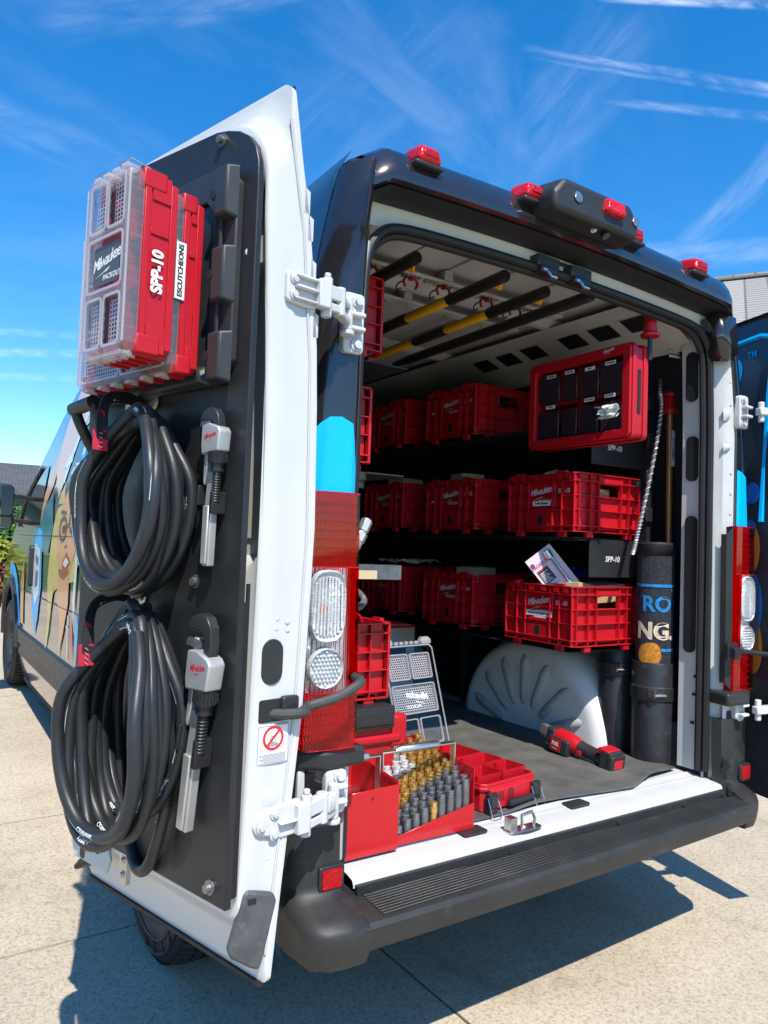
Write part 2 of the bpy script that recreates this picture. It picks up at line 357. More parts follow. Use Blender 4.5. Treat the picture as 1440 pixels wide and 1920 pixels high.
def screw(b, p, n, r=.008, h=.005):
    p, n = Vector(p), Vector(n).normalized(); b.tube([p, p+n*h*.3, p+n*h*.3, p+n*h], [r*1.5, r*1.5, r, r*.9], 10); b.tube([p+n*h, p+n*(h+.0005)], [r*.5, r*.5], 6)
# ================================================================== setting: driveway, lawn, houses, planting
def gz(y): return -.05+.062*max(0, min(y, 9)-1.2)
def concrete():
    m = bpy.data.materials.new('broom_concrete'); m.use_nodes = True; t = m.node_tree; p = t.nodes['Principled BSDF']; p.inputs['Roughness'].default_value = .85
    tc = t.nodes.new('ShaderNodeTexCoord')
    def nz(s, d, r=.6):
        n = t.nodes.new('ShaderNodeTexNoise'); n.inputs['Scale'].default_value = s; n.inputs['Detail'].default_value = d; n.inputs['Roughness'].default_value = r; t.links.new(tc.outputs['Object'], n.inputs['Vector']); return n.outputs['Fac']
    def ramp(f, stops):
        n = t.nodes.new('ShaderNodeValToRGB'); e = n.color_ramp.elements
        while len(e) < len(stops): e.new(.5)
        for i, (a, c) in enumerate(stops): e[i].position = a; e[i].color = (*c, 1)
        t.links.new(f, n.inputs[0]); return n.outputs[0]
    def mul(a, b):
        n = t.nodes.new('ShaderNodeMix'); n.data_type = 'RGBA'; n.blend_type = 'MULTIPLY'; n.inputs[0].default_value = 1; t.links.new(a, n.inputs[6]); t.links.new(b, n.inputs[7]); return n.outputs[2]
    a = ramp(nz(1.3, 6), [(.3, (.44,.375,.285)), (.7, (.54,.47,.365))])
    v = t.nodes.new('ShaderNodeTexVoronoi'); v.inputs['Scale'].default_value = 165; t.links.new(tc.outputs['Object'], v.inputs['Vector'])
    b = ramp(v.outputs['Distance'], [(.0, (.62,.57,.50)), (.30, (.90,.88,.85)), (.62, (1.0,1.0,1.0))])
    c = ramp(nz(75, 4, .75), [(.36, (.66,.63,.59)), (.5, (1,1,1)), (.68, (1.10,1.09,1.07))])
    d = ramp(nz(2.1, 9, .72), [(.32, (.66,.65,.63)), (.46, (.93,.925,.92)), (.6, (1,1,1))])
    col = mul(mul(mul(a, b), c), d); t.links.new(col, p.inputs['Base Color'])
    bp = t.nodes.new('ShaderNodeBump'); bp.inputs['Strength'].default_value = .55; bp.inputs['Distance'].default_value = .003; t.links.new(nz(140, 4, .7), bp.inputs['Height']); t.links.new(bp.outputs[0], p.inputs['Normal'])
    return m
CONC = concrete()
SOIL = mat('joint_filler', (.10,.088,.07), .9, var=.3)  # dark filler showing in the joints between slabs
def sheet(name, x0, x1, y0, y1, dz, m, **kw):
    b = MB(); ys = sorted(set([y0, y1]+[y for y in (1.2, 2, 4, 6, 9) if y0 < y < y1]))
    for i in range(len(ys)-1): b.add([(x0,ys[i],gz(ys[i])+dz),(x1,ys[i],gz(ys[i])+dz),(x1,ys[i+1],gz(ys[i+1])+dz),(x0,ys[i+1],gz(ys[i+1])+dz)], [(0,1,2,3)])
    return b.build(name, m, **kw)
LAWN = mat('lawn_green', (.06,.10,.025), .9, var=.4, vscale=1.5, bump=1, bscale=60)
sheet('ground', -900, 900, -900, 900, -.07, LAWN, kind='structure')
drive = sheet('driveway', -9.5, 9.5, -7, 11.5, -.014, SOIL, kind='structure')
xs = [-9.5, -6.6, -3.6, -.272, 2.9, 6.2, 9.5]; ysl = [-7, -3.6, -1.55, 1.165, 2.27, 4.6, 7.2, 9.3, 11.5]
for i in range(len(xs)-1):
    for j in range(len(ysl)-1):
        b = MB(); g = .006; x0, x1, y0, y1 = xs[i]+g, xs[i+1]-g, ysl[j]+g, ysl[j+1]-g
        yy = [y0]+[y for y in (1.2, 2, 4, 6, 9) if y0 < y < y1]+[y1]
        for a, c in zip(yy, yy[1:]):
            b.add([(x0,a,gz(a)),(x1,a,gz(a)),(x1,c,gz(c)),(x0,c,gz(c)),(x0,a,gz(a)-.013),(x1,a,gz(a)-.013),(x1,c,gz(c)-.013),(x0,c,gz(c)-.013)],
                  [(0,1,2,3),(0,4,5,1),(1,5,6,2),(2,6,7,3),(3,7,4,0)])
        b.build('slab', CONC, drive)

def shingle_mat(name, c1, c2, sc, axis_rot=(0,0,0)):
    m = bpy.data.materials.new(name); m.use_nodes = True; t = m.node_tree; p = t.nodes['Principled BSDF']; p.inputs['Roughness'].default_value = .9
    tc = t.nodes.new('ShaderNodeTexCoord'); mp = t.nodes.new('ShaderNodeMapping'); mp.inputs['Rotation'].default_value = axis_rot; t.links.new(tc.outputs['Object'], mp.inputs[0])
    b = t.nodes.new('ShaderNodeTexBrick'); b.inputs['Scale'].default_value = sc; b.inputs['Color1'].default_value = (*c1,1); b.inputs['Color2'].default_value = (*c2,1)
    b.inputs['Mortar'].default_value = tuple(x*.45 for x in c1)+(1,); b.inputs['Mortar Size'].default_value = .035; b.inputs['Brick Width'].default_value = .7; b.inputs['Row Height'].default_value = .28
    t.links.new(mp.outputs[0], b.inputs['Vector']); t.links.new(b.outputs['Color'], p.inputs['Base Color']); return m
# --- the neighbour's house far left: grey roof, green lap siding
SIDING = mat('green_siding', (.20,.235,.19), .7, var=.06)
ROOFGREY = shingle_mat('grey_shingles', (.075,.075,.08), (.13,.125,.125), 2.2)
TRIM = mat('house_trim', (.10,.10,.095), .6)
HL = thing('house', 'green sided house with grey shingle roof seen past the van mirror', 'house', (-1.15,33,gz(9)), R(-8))
def gable_house(root, w, d, h, rise, wall_m, roof_m, lap=.16):
    b = MB(); b.box((-w/2,0,0), (w/2,d,h)); b.build('wall', wall_m, root)
    b = MB(); b.prism([(-w/2,h),(w/2,h),(0,h+rise)], 0, d, 'y'); b.build('gable', wall_m, root)
    n = int((h+rise)/lap); b = MB()
    for k in range(n):
        z = k*lap; hw = w/2 if z < h else w/2*(1-(z-h)/rise)
        if hw < .1: break
        b.add([(-hw,-.028,z),(hw,-.028,z),(hw,-.004,z+lap),(-hw,-.004,z+lap),(-hw,0,z),(hw,0,z)], [(0,1,2,3),(0,4,5,1)])
    o = b.build('lap_siding', wall_m, root); o['kind'] = 'stuff'
    for s in (-1, 1):
        b = MB(); ov = .45; sl = rise/(w/2)
        pts = [(s*(w/2+ov), h-ov*sl), (0, h+rise), (0, h+rise+.16), (s*(w/2+ov), h-ov*sl+.16)]
        b.prism(pts, -.5, d+.5, 'y'); b.build('roof', roof_m, root)
        b = MB(); b.prism([(p[0], p[1]-.02) for p in pts[:2]]+[(0, h+rise+.18), (s*(w/2+ov), h-ov*sl+.18)], -.56, -.50, 'y'); b.build('bargeboard', TRIM, root)
    b = MB(); b.box((-.9,-.06,1.0), (.9,-.02,2.3)); f = b.build('window', mat('window_frame_white', (.7,.7,.68), .5), root); b = MB(); b.box((-.82,-.075,1.08), (.82,-.062,2.22)); b.build('pane', GLASSDK, f)
gable_house(HL, 8.4, 11, 2.35, 2.0, SIDING, ROOFGREY)
b = MB(); b.prism([(1.0,2.6),(9.5,4.75),(18,2.6),(18,2.4),(9.5,4.5),(1.0,2.4)], -9, 12, 'x'); b.build('main_roof', ROOFGREY, HL)
b = MB(); b.box((-8.5,2.0,0), (11.5,16,2.5)); b.build('main_wall', SIDING, HL)
# --- the house behind, on the right
ROOFTAN = shingle_mat('weathered_shingles', (.34,.32,.295), (.27,.255,.24), 1.9, (R(62),0,0))
HR = thing('house', 'house with weathered grey shingle roof rising behind the far rear door', 'house', (7.6,3.8,-.33), R(-59))
b = MB(); b.box((-9,0,0), (9,8,4.6)); b.build('wall', mat('tan_wall', (.36,.33,.28), .8), HR)
b = MB(); b.add([(-9.6,-.7,4.35),(9.6,-.7,4.35),(9.6,4.2,7.02),(-9.6,4.2,7.02),(-9.6,-.7,4.2),(9.6,-.7,4.2),(9.6,4.2,6.85),(-9.6,4.2,6.85)], [(0,1,2,3),(4,7,6,5),(0,4,5,1),(1,5,6,2),(2,6,7,3),(3,7,4,0)]); b.build('roof', ROOFTAN, HR)
b = MB()
for k in range(30):
    f = k/30; y = -.7+4.9*f; z = 4.35+2.67*f; b.box((-9.6,y,z-.01), (9.6,y+.175,z+.012), )
o = b.build('shingle_course', ROOFTAN, HR); o['kind'] = 'stuff'
b = MB(); b.add([(-9.6,4.2,7.02),(9.6,4.2,7.02),(9.6,9,4.4),(-9.6,9,4.4)], [(0,1,2,3)]); b.build('rear_roof', ROOFTAN, HR)
b = MB(); b.bar((-9.6,4.2,7.03), (9.6,4.2,7.03), .25, .07); b.build('ridge_cap', ROOFTAN, HR)
# --- planting by the house
def leafy(name, label, loc, rx, rz, col, n, trunk, group=None, leaf=.07, conifer=False):
    t = thing(name, label, 'tree' if trunk else 'bush', loc, group=group); rnd = random.Random(hash(label) % 999 + int(loc[0]*10))
    m = mat('leaf_'+name+str(round(col[1],3)), col, .6, var=.45, vscale=3)
    b = MB()
    for i in range(n):
        if conifer:
            h = rnd.random()**1.3; rr = rx*(1-h)*rnd.uniform(.3,1)**.5; a = rnd.uniform(0, 2*PI); p = Vector((rr*math.cos(a), rr*math.sin(a), trunk+h*rz-.25*rr))
        else:
            while True:
                q = Vector((rnd.uniform(-1,1), rnd.uniform(-1,1), rnd.uniform(-1,1)))
                if .35 < q.length < 1 and (math.sin(q.x*5+q.z*4)+math.sin(q.y*6)) > -1.3: break
            p = Vector((q.x*rx, q.y*rx, trunk+rz+q.z*rz))
        d = Vector((rnd.gauss(0,1), rnd.gauss(0,1), rnd.gauss(0,.7))).normalized(); e = d.orthogonal().normalized(); s = leaf*rnd.uniform(.6,1.5)
        b.add([p-d*s, p+e*s*.5, p+d*s, p-e*s*.5], [(0,1,2,3)])
    o = b.build('crown' if trunk else 'foliage', m, t); o['kind'] = 'stuff'
    b = MB(); hh = trunk+rz*(1.0 if not conifer else .9); b.tube([(0,0,0),(.03,0,hh*.5),(0,.02,hh)], [.06+.05*rx, .05+.03*rx, .02], 8)
    for k in range(5): a = k*1.3; b.tube([(0,0,hh*(.45+.09*k)), (math.cos(a)*rx*.55, math.sin(a)*rx*.55, hh*(.6+.09*k))], [.04,.012], 6)
    b.build('trunk' if trunk else 'stem', mat('bark', (.11,.08,.055), .9, var=.3), t); return t
leafy('shrub', 'yellow green rounded shrub below the van mirror', (-.95,9.9,gz(9)-.06), .75, .52, (.22,.24,.02), 3200, 0)
leafy('shrub', 'dark green shrub behind the yellow green one', (-.55,11.6,gz(9)-.06), .9, .8, (.05,.13,.02), 3200, 0)
leafy('shrub', 'dusky red low shrub nearest the van front wing', (-.35,9.4,gz(9)-.06), .45, .34, (.13,.04,.045), 1800, 0)
for i, (x, y, h, lab) in enumerate([(1.0,60,12.2,'taller pointed fir tree far beyond the green house'), (-1.8,62,10.6,'broad low tree far beyond the green house roof'), (-5.2,64,10.9,'leafy tree far left beyond the house roof')]):
    leafy('fir_tree' if i == 0 else 'tree', lab, (x,y,0), 2.6, h-3 if i == 0 else (h-4)/2, (.035,.075,.02), 3000, 3, 'far trees beyond the roof', .3, i == 0)

# ================================================================== the van
XC = .02
XT = [(.30,.955),(.40,.985),(.5,1.0),(.9,1.015),(1.3,1.02),(1.55,1.015),(1.76,1.0),(2.0,.972),(2.2,.94),(2.35,.91),(2.43,.885),(2.47,.855),(2.50,.80)]
def X(z): return lerp(z, XT)
YT = [(0,2.47),(2.6,2.46),(3.05,2.36),(3.5,2.16),(3.87,1.96),(4.6,1.66),(5.1,1.38),(5.55,1.12),(5.75,.9),(5.82,.7)]
def tap(y): return 1-.03*max(0,(y-3.1)/2.7)**2
van = thing('van', 'black high roof cargo van with open rear doors and cartoon wrap', 'van')
SPOT = [4.36, .86]
def zbot(y):
    z = .70
    for c, g in ((.86, .0), (4.98, .185)):
        d = abs(y-c-.06*(c < 1))
        if d < .46: z = max(z, .36+g+math.sqrt(.46**2-d*d))
    return z
YS = [.03,.2,.4,.45,.5,.6,.7,.86,1.0,1.1,1.2,1.27,1.32,1.6,2,2.4,2.8,3.2,3.5,3.75,4.1,4.4,4.5,4.54,4.60,4.70,4.84,4.98,5.12,5.26,5.36,5.42,5.46,5.6,5.74,5.80]
def side(s, y, z, off=0): return Vector((XC+s*(X(z)*tap(y)+off+(.032 if s > 0 else 0)), y, z))
for s in (-1, 1):
    b = MB()
    nz_ = 26
    def f(i, j):
        y = YS[i]; z0 = zbot(y); z1 = max(lerp(y, YT)-.0, z0+.02); return side(s, y, z0+(z1-z0)*j/nz_)
    vs = [tuple(f(i, j)) for i in range(len(YS)) for j in range(nz_+1)]; w_ = nz_+1
    b.add(vs, [(i*w_+j, (i+1)*w_+j, (i+1)*w_+j+1, i*w_+j+1) for i in range(len(YS)-1) for j in range(nz_)])
    b.build('side_panel', BLACKWRAP, van, smooth=40)
    for y0, y1 in ((.03,.44),(1.42,4.51)):
        b = MB(); n = 8
        prof = [(.50,.0),(.585,.004),(.59,.016),(.69,.022),(.702,.004)]
        b.grid(lambda u, v: side(s, y0+(y1-y0)*u, .5, 0)+Vector((s*lerp(v, [(0,0),(.4,.004),(.45,.016),(.95,.024),(1,.006)]), 0, .2*v)), n, 20)
        b.build('side_trim', PLASTIC, van)
        b = MB(); b.grid(lambda u, v: side(s, y0+(y1-y0)*u, .34+.165*v, -.006), n, 4); b.build('sill_skirt', BLACKWRAP, van)
    for yc, g in ((.92,0),(4.98,.185)):
        b = MB(); path = [side(s, yc+.475*math.cos(a), max(.34, .36+g+.475*math.sin(a)), .004) for a in [PI*k/18 for k in range(19)]]
        b.tube(path, .028, 8); b.build('arch_moulding', PLASTIC if s > 0 else PLASTIC, van)
# roof and windscreen
YR = [.0,.04,.12,.25,.5,1,1.6,2.2,2.6,2.85,3.05,3.5,3.87,4.2,4.6,4.9,5.1,5.3,5.55,5.7,5.80]
def roofpt(y, t):
    zt = lerp(y, YT); hw = X(min(zt, 2.47))*tap(y); x = XC+hw*t
    lift = (.055 if y < 2.7 else .03)*(1-abs(t)**4); z = zt+lift
    if y < .25: z -= .035*(1-y/.25)**2
    return Vector((x, y-.015 if y < .02 else y, z))
b = MB(); vs = [tuple(roofpt(y, -1+2*k/24)) for y in YR for k in range(25)]
b.add(vs, [(i*25+k, i*25+k+1, (i+1)*25+k+1, (i+1)*25+k) for i in range(len(YR)-1) for k in range(24)]); b.build('roof', BLACKWRAP, van, smooth=45)
b = MB(); b.grid(lambda u, v: Vector((XC-.8+1.6*u, 5.80+.1*math.sin(PI*u)-.05*v, .35+.7*v)), 8, 6); b.build('front_panel', BLACKWRAP, van)
b = MB(); b.box((XC-.95,1.35,.30), (XC+.95,4.46,.36)); b.box((XC-.72,.02,.42), (XC+.72,1.35,.46)); b.box((XC-.7,4.46,.45), (XC+.7,5.6,.52)); b.box((XC-.965,.02,.43), (XC-.80,.38,.73)); b.box((XC+.82,.02,.43), (XC+.99,.38,.73)); b.box((XC-.83,-.04,.43), (XC+.83,.1,.50)); b.build('underbody_and_leak_stops', mat('underbody_black', (.015,.015,.015), .8), van)  # underbody, with unseen corner boxes added to stop sun leaking through
# rear pillars: lofted corner from the side round to the jamb
LEV = [.70,.80,.9,1.0,1.15,1.3,1.45,1.6,1.76,1.9,2.0,2.1,2.2,2.3,2.37,2.41]
def opx(z, s=-1): return lerp(z, [(.5,.795),(1.3,.80),(1.9,.80),(2.2,.788),(2.42,.77)])+(.030 if s > 0 else .026)
def pil(s, z, k):
    xo = X(z)+(.032 if s > 0 else 0); xi = opx(z, s); ya = .03 if s > 0 else 0
    P = [(xo,.06),(xo-.004,.0),(xo-.022,-.038),(xo-.06,-.062),(xi+.056,-.074),(xi+.040,-.066),(xi+.025,-.045),(xi+.005,-.0),(xi,.03),(xi-.018,.034)]
    return Vector((XC+s*P[k][0], P[k][1]+(ya if k < 8 else 0), z))
for s in (-1, 1):
    b = MB(); n = 6 if s < 0 else 5
    if s < 0:
        b.add([tuple(pil(s, z, k)) for z in LEV for k in range(7)], [(i*7+k,i*7+k+1,(i+1)*7+k+1,(i+1)*7+k) for i in range(len(LEV)-1) for k in range(6)])
        b.build('rear_pillar', BLACKWRAP, van, smooth=50)
        b = MB(); b.add([tuple(pil(s, z, k)) for z in LEV for k in range(6,10)], [(i*4+k,i*4+k+1,(i+1)*4+k+1,(i+1)*4+k) for i in range(len(LEV)-1) for k in range(3)])
        b.build('door_jamb', WHITE, van, smooth=50)
    else:
        def pr(z, k):
            if k < 4: return pil(s, z, k)
            xb = lerp(z, [(.7,.895),(1.5,.905),(1.9,.908),(2.1,.885),(2.42,.835)])
            xi = opx(z, 1)
            Q = [(xb,-.036),(xb-.005,-.028),(xb-.02,-.026),((xb+xi)/2+.005,-.022),(xi+.022,-.012),(xi+.010,.015),(xi,.03),(xi-.018,.034)]
            return Vector((XC+Q[k-4][0], Q[k-4][1], z))
        b.add([tuple(pr(z, k)) for z in LEV for k in range(6)], [(i*6+k,i*6+k+1,(i+1)*6+k+1,(i+1)*6+k) for i in range(len(LEV)-1) for k in range(5)])
        b.build('rear_pillar', BLACKWRAP, van, smooth=50)
        b = MB(); b.add([tuple(pr(z, k)) for z in [.52,.6]+LEV for k in range(5,12)], [(i*7+k,i*7+k+1,(i+1)*7+k+1,(i+1)*7+k) for i in range(len(LEV)+1) for k in range(6)])
        jamb = b.build('door_jamb', WHITE2, van, smooth=40)
        b = MB()
        for z in (1.33,1.41,1.49,1.57,1.65,1.73,2.0,2.09): screw(b, pr(z, 7)+Vector((.012,-.004,0)), (0,-1,0), .004, .003)
        b.build('rivet', WHITE, jamb)
        b = MB()   # pressed bosses in the jamb
        for z, h in ((1.96,.05),(1.83,.03),(.98,.06),(.70,.05)): b.grid(lambda u, v: pr(z-h/2+h*v, 8)+Vector((-.012+.045*u, -.008-.012*math.sin(PI*u)*math.sin(PI*v), 0)), 6, 6)
        b.build('pressed_boss', WHITE2, jamb)
        b = MB(); b.tube(spline([pr(z, 7)+Vector((.02,-.005,0)) for z in (.62,.9,1.2,1.28)], 4), .004, 6); b.build('seam', WHITE2, jamb)
# header over the opening
def hd(u, v):
    t = -1+2*u; x = XC+.875*t; cr = -.028*t*t
    P = [(-.058,2.385),(-.078,2.392),(-.080,2.412),(-.066,2.452),(-.045,2.486),(-.014,2.502)]
    i = min(4, int(v*5)); f = v*5-i; a, c = P[i], P[i+1]; ed = max(0, abs(t)-.9)*.9
    return Vector((x, a[0]+(c[0]-a[0])*f+ed*.5, a[1]+(c[1]-a[1])*f+cr-ed*.45))
b = MB(); b.grid(hd, 40, 10); b.build('rear_header', BLACKWRAP, van, smooth=40)
b = MB(); b.grid(lambda u, v: hd(u, 0)+Vector((0, .09*v-.004, -.004-.012*math.sin(v*PI/2))), 40, 4); b.build('drip_trim', RUBBER, van)
b = MB(); b.grid(lambda u, v: Vector((XC-.82+1.66*u, .03+.012*v, 2.388-.028*(2*u-1)**2-.075*v)), 30, 3); b.build('header_inner_flange', mat('cream_header', (.62,.60,.54), .5, var=.08), van)
# opening seal (rubber loop)
def oploop(off=0):
    r = .13; zt = 2.315-off; P = []
    P += [(-(opx(z)-.012-off), z) for z in (.575,.7,.9,1.1,1.3,1.5,1.7,1.9,2.05,2.14)]
    xx = opx(2.2)-.012-off
    P += [(-xx+r-r*math.cos(R(a)), zt-.02-r+r*math.sin(R(a))) for a in (20,45,70)]
    P += [(x, zt-.022*abs(x/.75)**2) for x in (-.62,-.4,-.2,0,.2,.4,.62)]
    xx = opx(2.2, 1)-.012-off; P += [(xx-r+r*math.cos(R(a)), zt-.02-r+r*math.sin(R(a))) for a in (70,45,20)]
    P += [((opx(z, 1)-.012-off), z) for z in (2.14,2.05,1.9,1.7,1.5,1.3,1.1,.9,.7,.575)]
    return [Vector((XC+x, 0, z)) for x, z in P]
b = MB(); b.tube([p+Vector((0,.022,0)) for p in spline(oploop(), 3)], .014, 8); b.tube([p+Vector((0,.045,0)) for p in spline(oploop(.012), 3)], .013, 8); b.build('door_seal', RUBBER, van)
b = MB(); pth = spline([p for p in oploop(-.012)][:11], 3); b.tube([p+Vector((0,.012,0)) for p in pth], .009, 6); b.build('seal_flange', mat('grey_flange', (.38,.39,.38), .5), van)
# inner frame of the opening: right inner pillar with pressed slots, corner sheet
b = MB()
IPX = lambda z: opx(z, 1)-.012
b.grid(lambda u, v: Vector((XC+IPX(.57+1.75*v)-.004-.0*u, .045+.095*u, .57+1.75*v)), 4, 20)
inp = b.build('inner_pillar', CREAM, van)
b = MB()
for z0, z1 in ((2.02,2.22),(1.70,1.88),(1.02,1.56)):
    b.prism(rrect(.068,.118,z0,z1,.022), XC+IPX((z0+z1)/2)-.014, XC+IPX((z0+z1)/2)-.004, 'x')
b.build('pillar_slot', DARKWALL, inp)
b = MB()
for y, z in ((.07,.86),(.075,.60+.15),(.065,.93)): b.cbox((XC+IPX(z)-.006, y, z), (.006,.014,.010))
b.build('pillar_slot', DARKWALL, inp)
b = MB(); b.grid(lambda u, v: Vector((XC-opx(.57+1.75*v)+.016, .045+.10*u, .57+1.75*v)), 3, 20); b.build('inner_pillar', CREAM, van)
# cargo box inside
ZF = .56
b = MB(); b.box((XC-.82,.05,ZF-.05), (XC+.83,.2,ZF-.008)); b.box((XC-.92,.2,ZF-.05), (XC+.92,2.9,ZF-.008)); b.build('cargo_floor', WHITE2, van)
for s in (-1, 1):
    b = MB(); b.grid(lambda u, v: Vector((XC+s*lerp(.5+2*v,[(.5,.985),(1.6,.985),(2.1,.93),(2.5,.82)]), .17+2.73*u, ZF-.02+1.80*v)), 12, 14); b.build('cargo_wall', DARKWALL, van)
b = MB(); b.box((XC-.93,2.9,.5), (XC+.93,2.93,2.46)); b.build('bulkhead', DARKWALL, van)
def ceilz(x): return 2.415-.02*(x/.8)**2-.07*max(0,abs(x)-.6)/.2
b = MB(); b.grid(lambda u, v: Vector((XC-.80+1.6*u, .06+2.84*v, ceilz(-.80+1.6*u)-.0025*math.cos(2*PI*u*9)-.0)), 108, 10); cei = b.build('ceiling', CREAM, van)
b = MB()
for k in range(-3, 4):
    x = XC+k*.2; b.tube([(x,.09,ceilz(k*.2)-.002),(x,2.8,ceilz(k*.2)-.002)], .008, 6)
b.build('ceiling_rib', CREAM, cei)
b = MB()
for y in (.62,1.35): b.grid(lambda u, v: Vector((XC-.80+1.6*u, y-.06+.12*v, ceilz(-.8+1.6*u)-.03*math.sin(PI*v)-.004)), 20, 8)
b.build('roof_bow', CREAM, cei)
# slots in the roof rail on the right
b = MB(); b.grid(lambda u, v: Vector((XC+.50+.33*v, .1+2.2*u, 2.375-.02*math.sin(PI*v)-.13*v*v)), 12, 8); rr_ = b.build('roof_rail', CREAM, van)
b = MB()
for k in range(6):
    y = .17+.17*k+(.07 if k > 2 else 0); b.grid(lambda u, v: Vector((XC+.585+.085*v, y+.115*u, 2.375-.02*math.sin(PI*(.26+.26*v))-.13*(.26+.26*v)**2-.004)), 4, 4)
b.build('rail_slot', DARKWALL, rr_)
# wheel boxes inside
def wheelbox(s, wear):
    yc, a, h = .90, .50, .455; x0 = XC+s*.93
    def g(u, v):
        th = PI*u; rr = 1-(.985*max(0, (v-.5)/.5)); dep = .98-.262*math.sin(min(1, v/.5)*PI/2)**.8-.004*max(0,(v-.42)/.58)
        sh = 1-.20*min(1, v/.5)**2.2
        return Vector((XC+s*dep, yc-a*rr*sh*math.cos(th), ZF-.01+h*rr*sh*math.sin(th)))
    b = MB(); b.grid(g, 40, 22); o = b.build('wheel_arch', mat('arch_white', (.66,.66,.65), .45, var=.08, vscale=5, dirt=.4, dirtcol=(.34,.33,.31)), van, smooth=45)
    if s > 0:
        sl = MB()
        for k in range(7):
            th = R(20+k*23.5); d = Vector((0,-math.cos(th),math.sin(th))); c = Vector((XC+.726, yc, ZF-.03))
            sl.tube([c+d*.13+Vector((.006,0,0)), c+d*.15, c+d*.18+Vector((-.004,0,0)), c+d*.33+Vector((.000,0,0)), c+d*.38+Vector((.022,0,0)), c+d*.42+Vector((.055,0,0)), c+d*.44+Vector((.09,0,0))], [.006,.020,.025,.028,.028,.024,.010], 12)
        sl.build('pressed_rib', mat('scuffed_white', (.40,.40,.39), .5, var=.15, vscale=9, dirt=.8, dirtcol=(.16,.155,.15)), o)
    return o
wheelbox(1, True); wheelbox(-1, True)
# sill
b = MB()
def sl(u, v):
    x = XC-.815+1.645*u; P = [(-.052,.522),(-.052,.530),(-.046,.540),(-.02,.546),(.05,.550),(.085,.556),(.09,.5575)]
    i = min(5, int(v*6)); f = v*6-i; a, c = P[i], P[i+1]; dip = .010*math.exp(-((x+.15)/.05)**2) if v < .7 else 0
    return Vector((x, a[0]+(c[0]-a[0])*f+.8*dip, a[1]+(c[1]-a[1])*f-dip))
b.grid(sl, 90, 12); sill = b.build('load_sill', WHITE2, van, smooth=50)
b = MB(); b.box((XC-.81,-.066,.500), (XC+.83,-.053,.531))
for x in (-.77,-.28,.20,.55,.79): screw(b, (XC+x,-.066,.517), (0,-1,0), .009, .005)
b.build('sill_retainer', PLASTIC, sill)
b = MB()
b.prism(rrect(-.375,-.285,.008,.062,.008), .552, .557); b.build('sill_pad', PLASTIC, sill)
b = MB(); b.prism(rrect(.095,.185,.022,.072,.008), .553, .559); b.build('sill_pad', PLASTIC, sill)
b = MB(); b.prism(rrect(-.232,-.098,-.034,.006,.012), .546, .551); b.cbox((-.214,-.012,.570), (.026,.030,.040)); b.tube([(-.176,-.02,.55),(-.176,-.02,.592),(-.135,-.02,.596),(-.122,-.02,.575),(-.125,-.02,.55)], .005, 8); screw(b, (-.156,-.006,.551), (0,0,1), .008)
b.build('door_striker', STEEL, sill, bevel=.002)
# bumper
bump = MB()
def bm_(u, v):
    x = XC-.855+1.71*u; P = [(.0,.506),(-.05,.506),(-.155,.499),(-.172,.495),(-.181,.484),(-.180,.452),(-.172,.430),(-.13,.420),(.0,.420)]
    i = min(7, int(v*8)); f = v*8-i; a, c = P[i], P[i+1]; cv = .010*(1-(2*u-1)**2); k = cv-.030*u if a[0] < -.06 else 0
    return Vector((x, a[0]+(c[0]-a[0])*f-k, a[1]+(c[1]-a[1])*f))
bump.grid(bm_, 40, 24); bmp = bump.build('rear_bumper', BUMPER, van, smooth=35)
b = MB()
for k in range(9):
    y = -.162+.0112*k; b.add([(XC-.795,y,.4985+.0066*k/9),(XC+.80,y+.028,.4985+.0066*k/9),(XC+.80,y+.0345,.499+.0066*k/9),(XC-.795,y+.0065,.499+.0066*k/9),(XC-.795,y,.503+.0066*k/9),(XC+.80,y+.028,.503+.0066*k/9),(XC+.80,y+.0345,.5035+.0066*k/9),(XC-.795,y+.0065,.5035+.0066*k/9)], [(0,3,2,1),(4,5,6,7),(0,1,5,4),(1,2,6,5),(2,3,7,6),(3,0,4,7)])
b.build('step_tread', BUMPER, bmp, bevel=.0012, seg=1)
b = MB(); b.box((XC-.85,-.050,.44), (XC+.85,.03,.512)); b.build('step_ledge', PLASTIC, bmp)
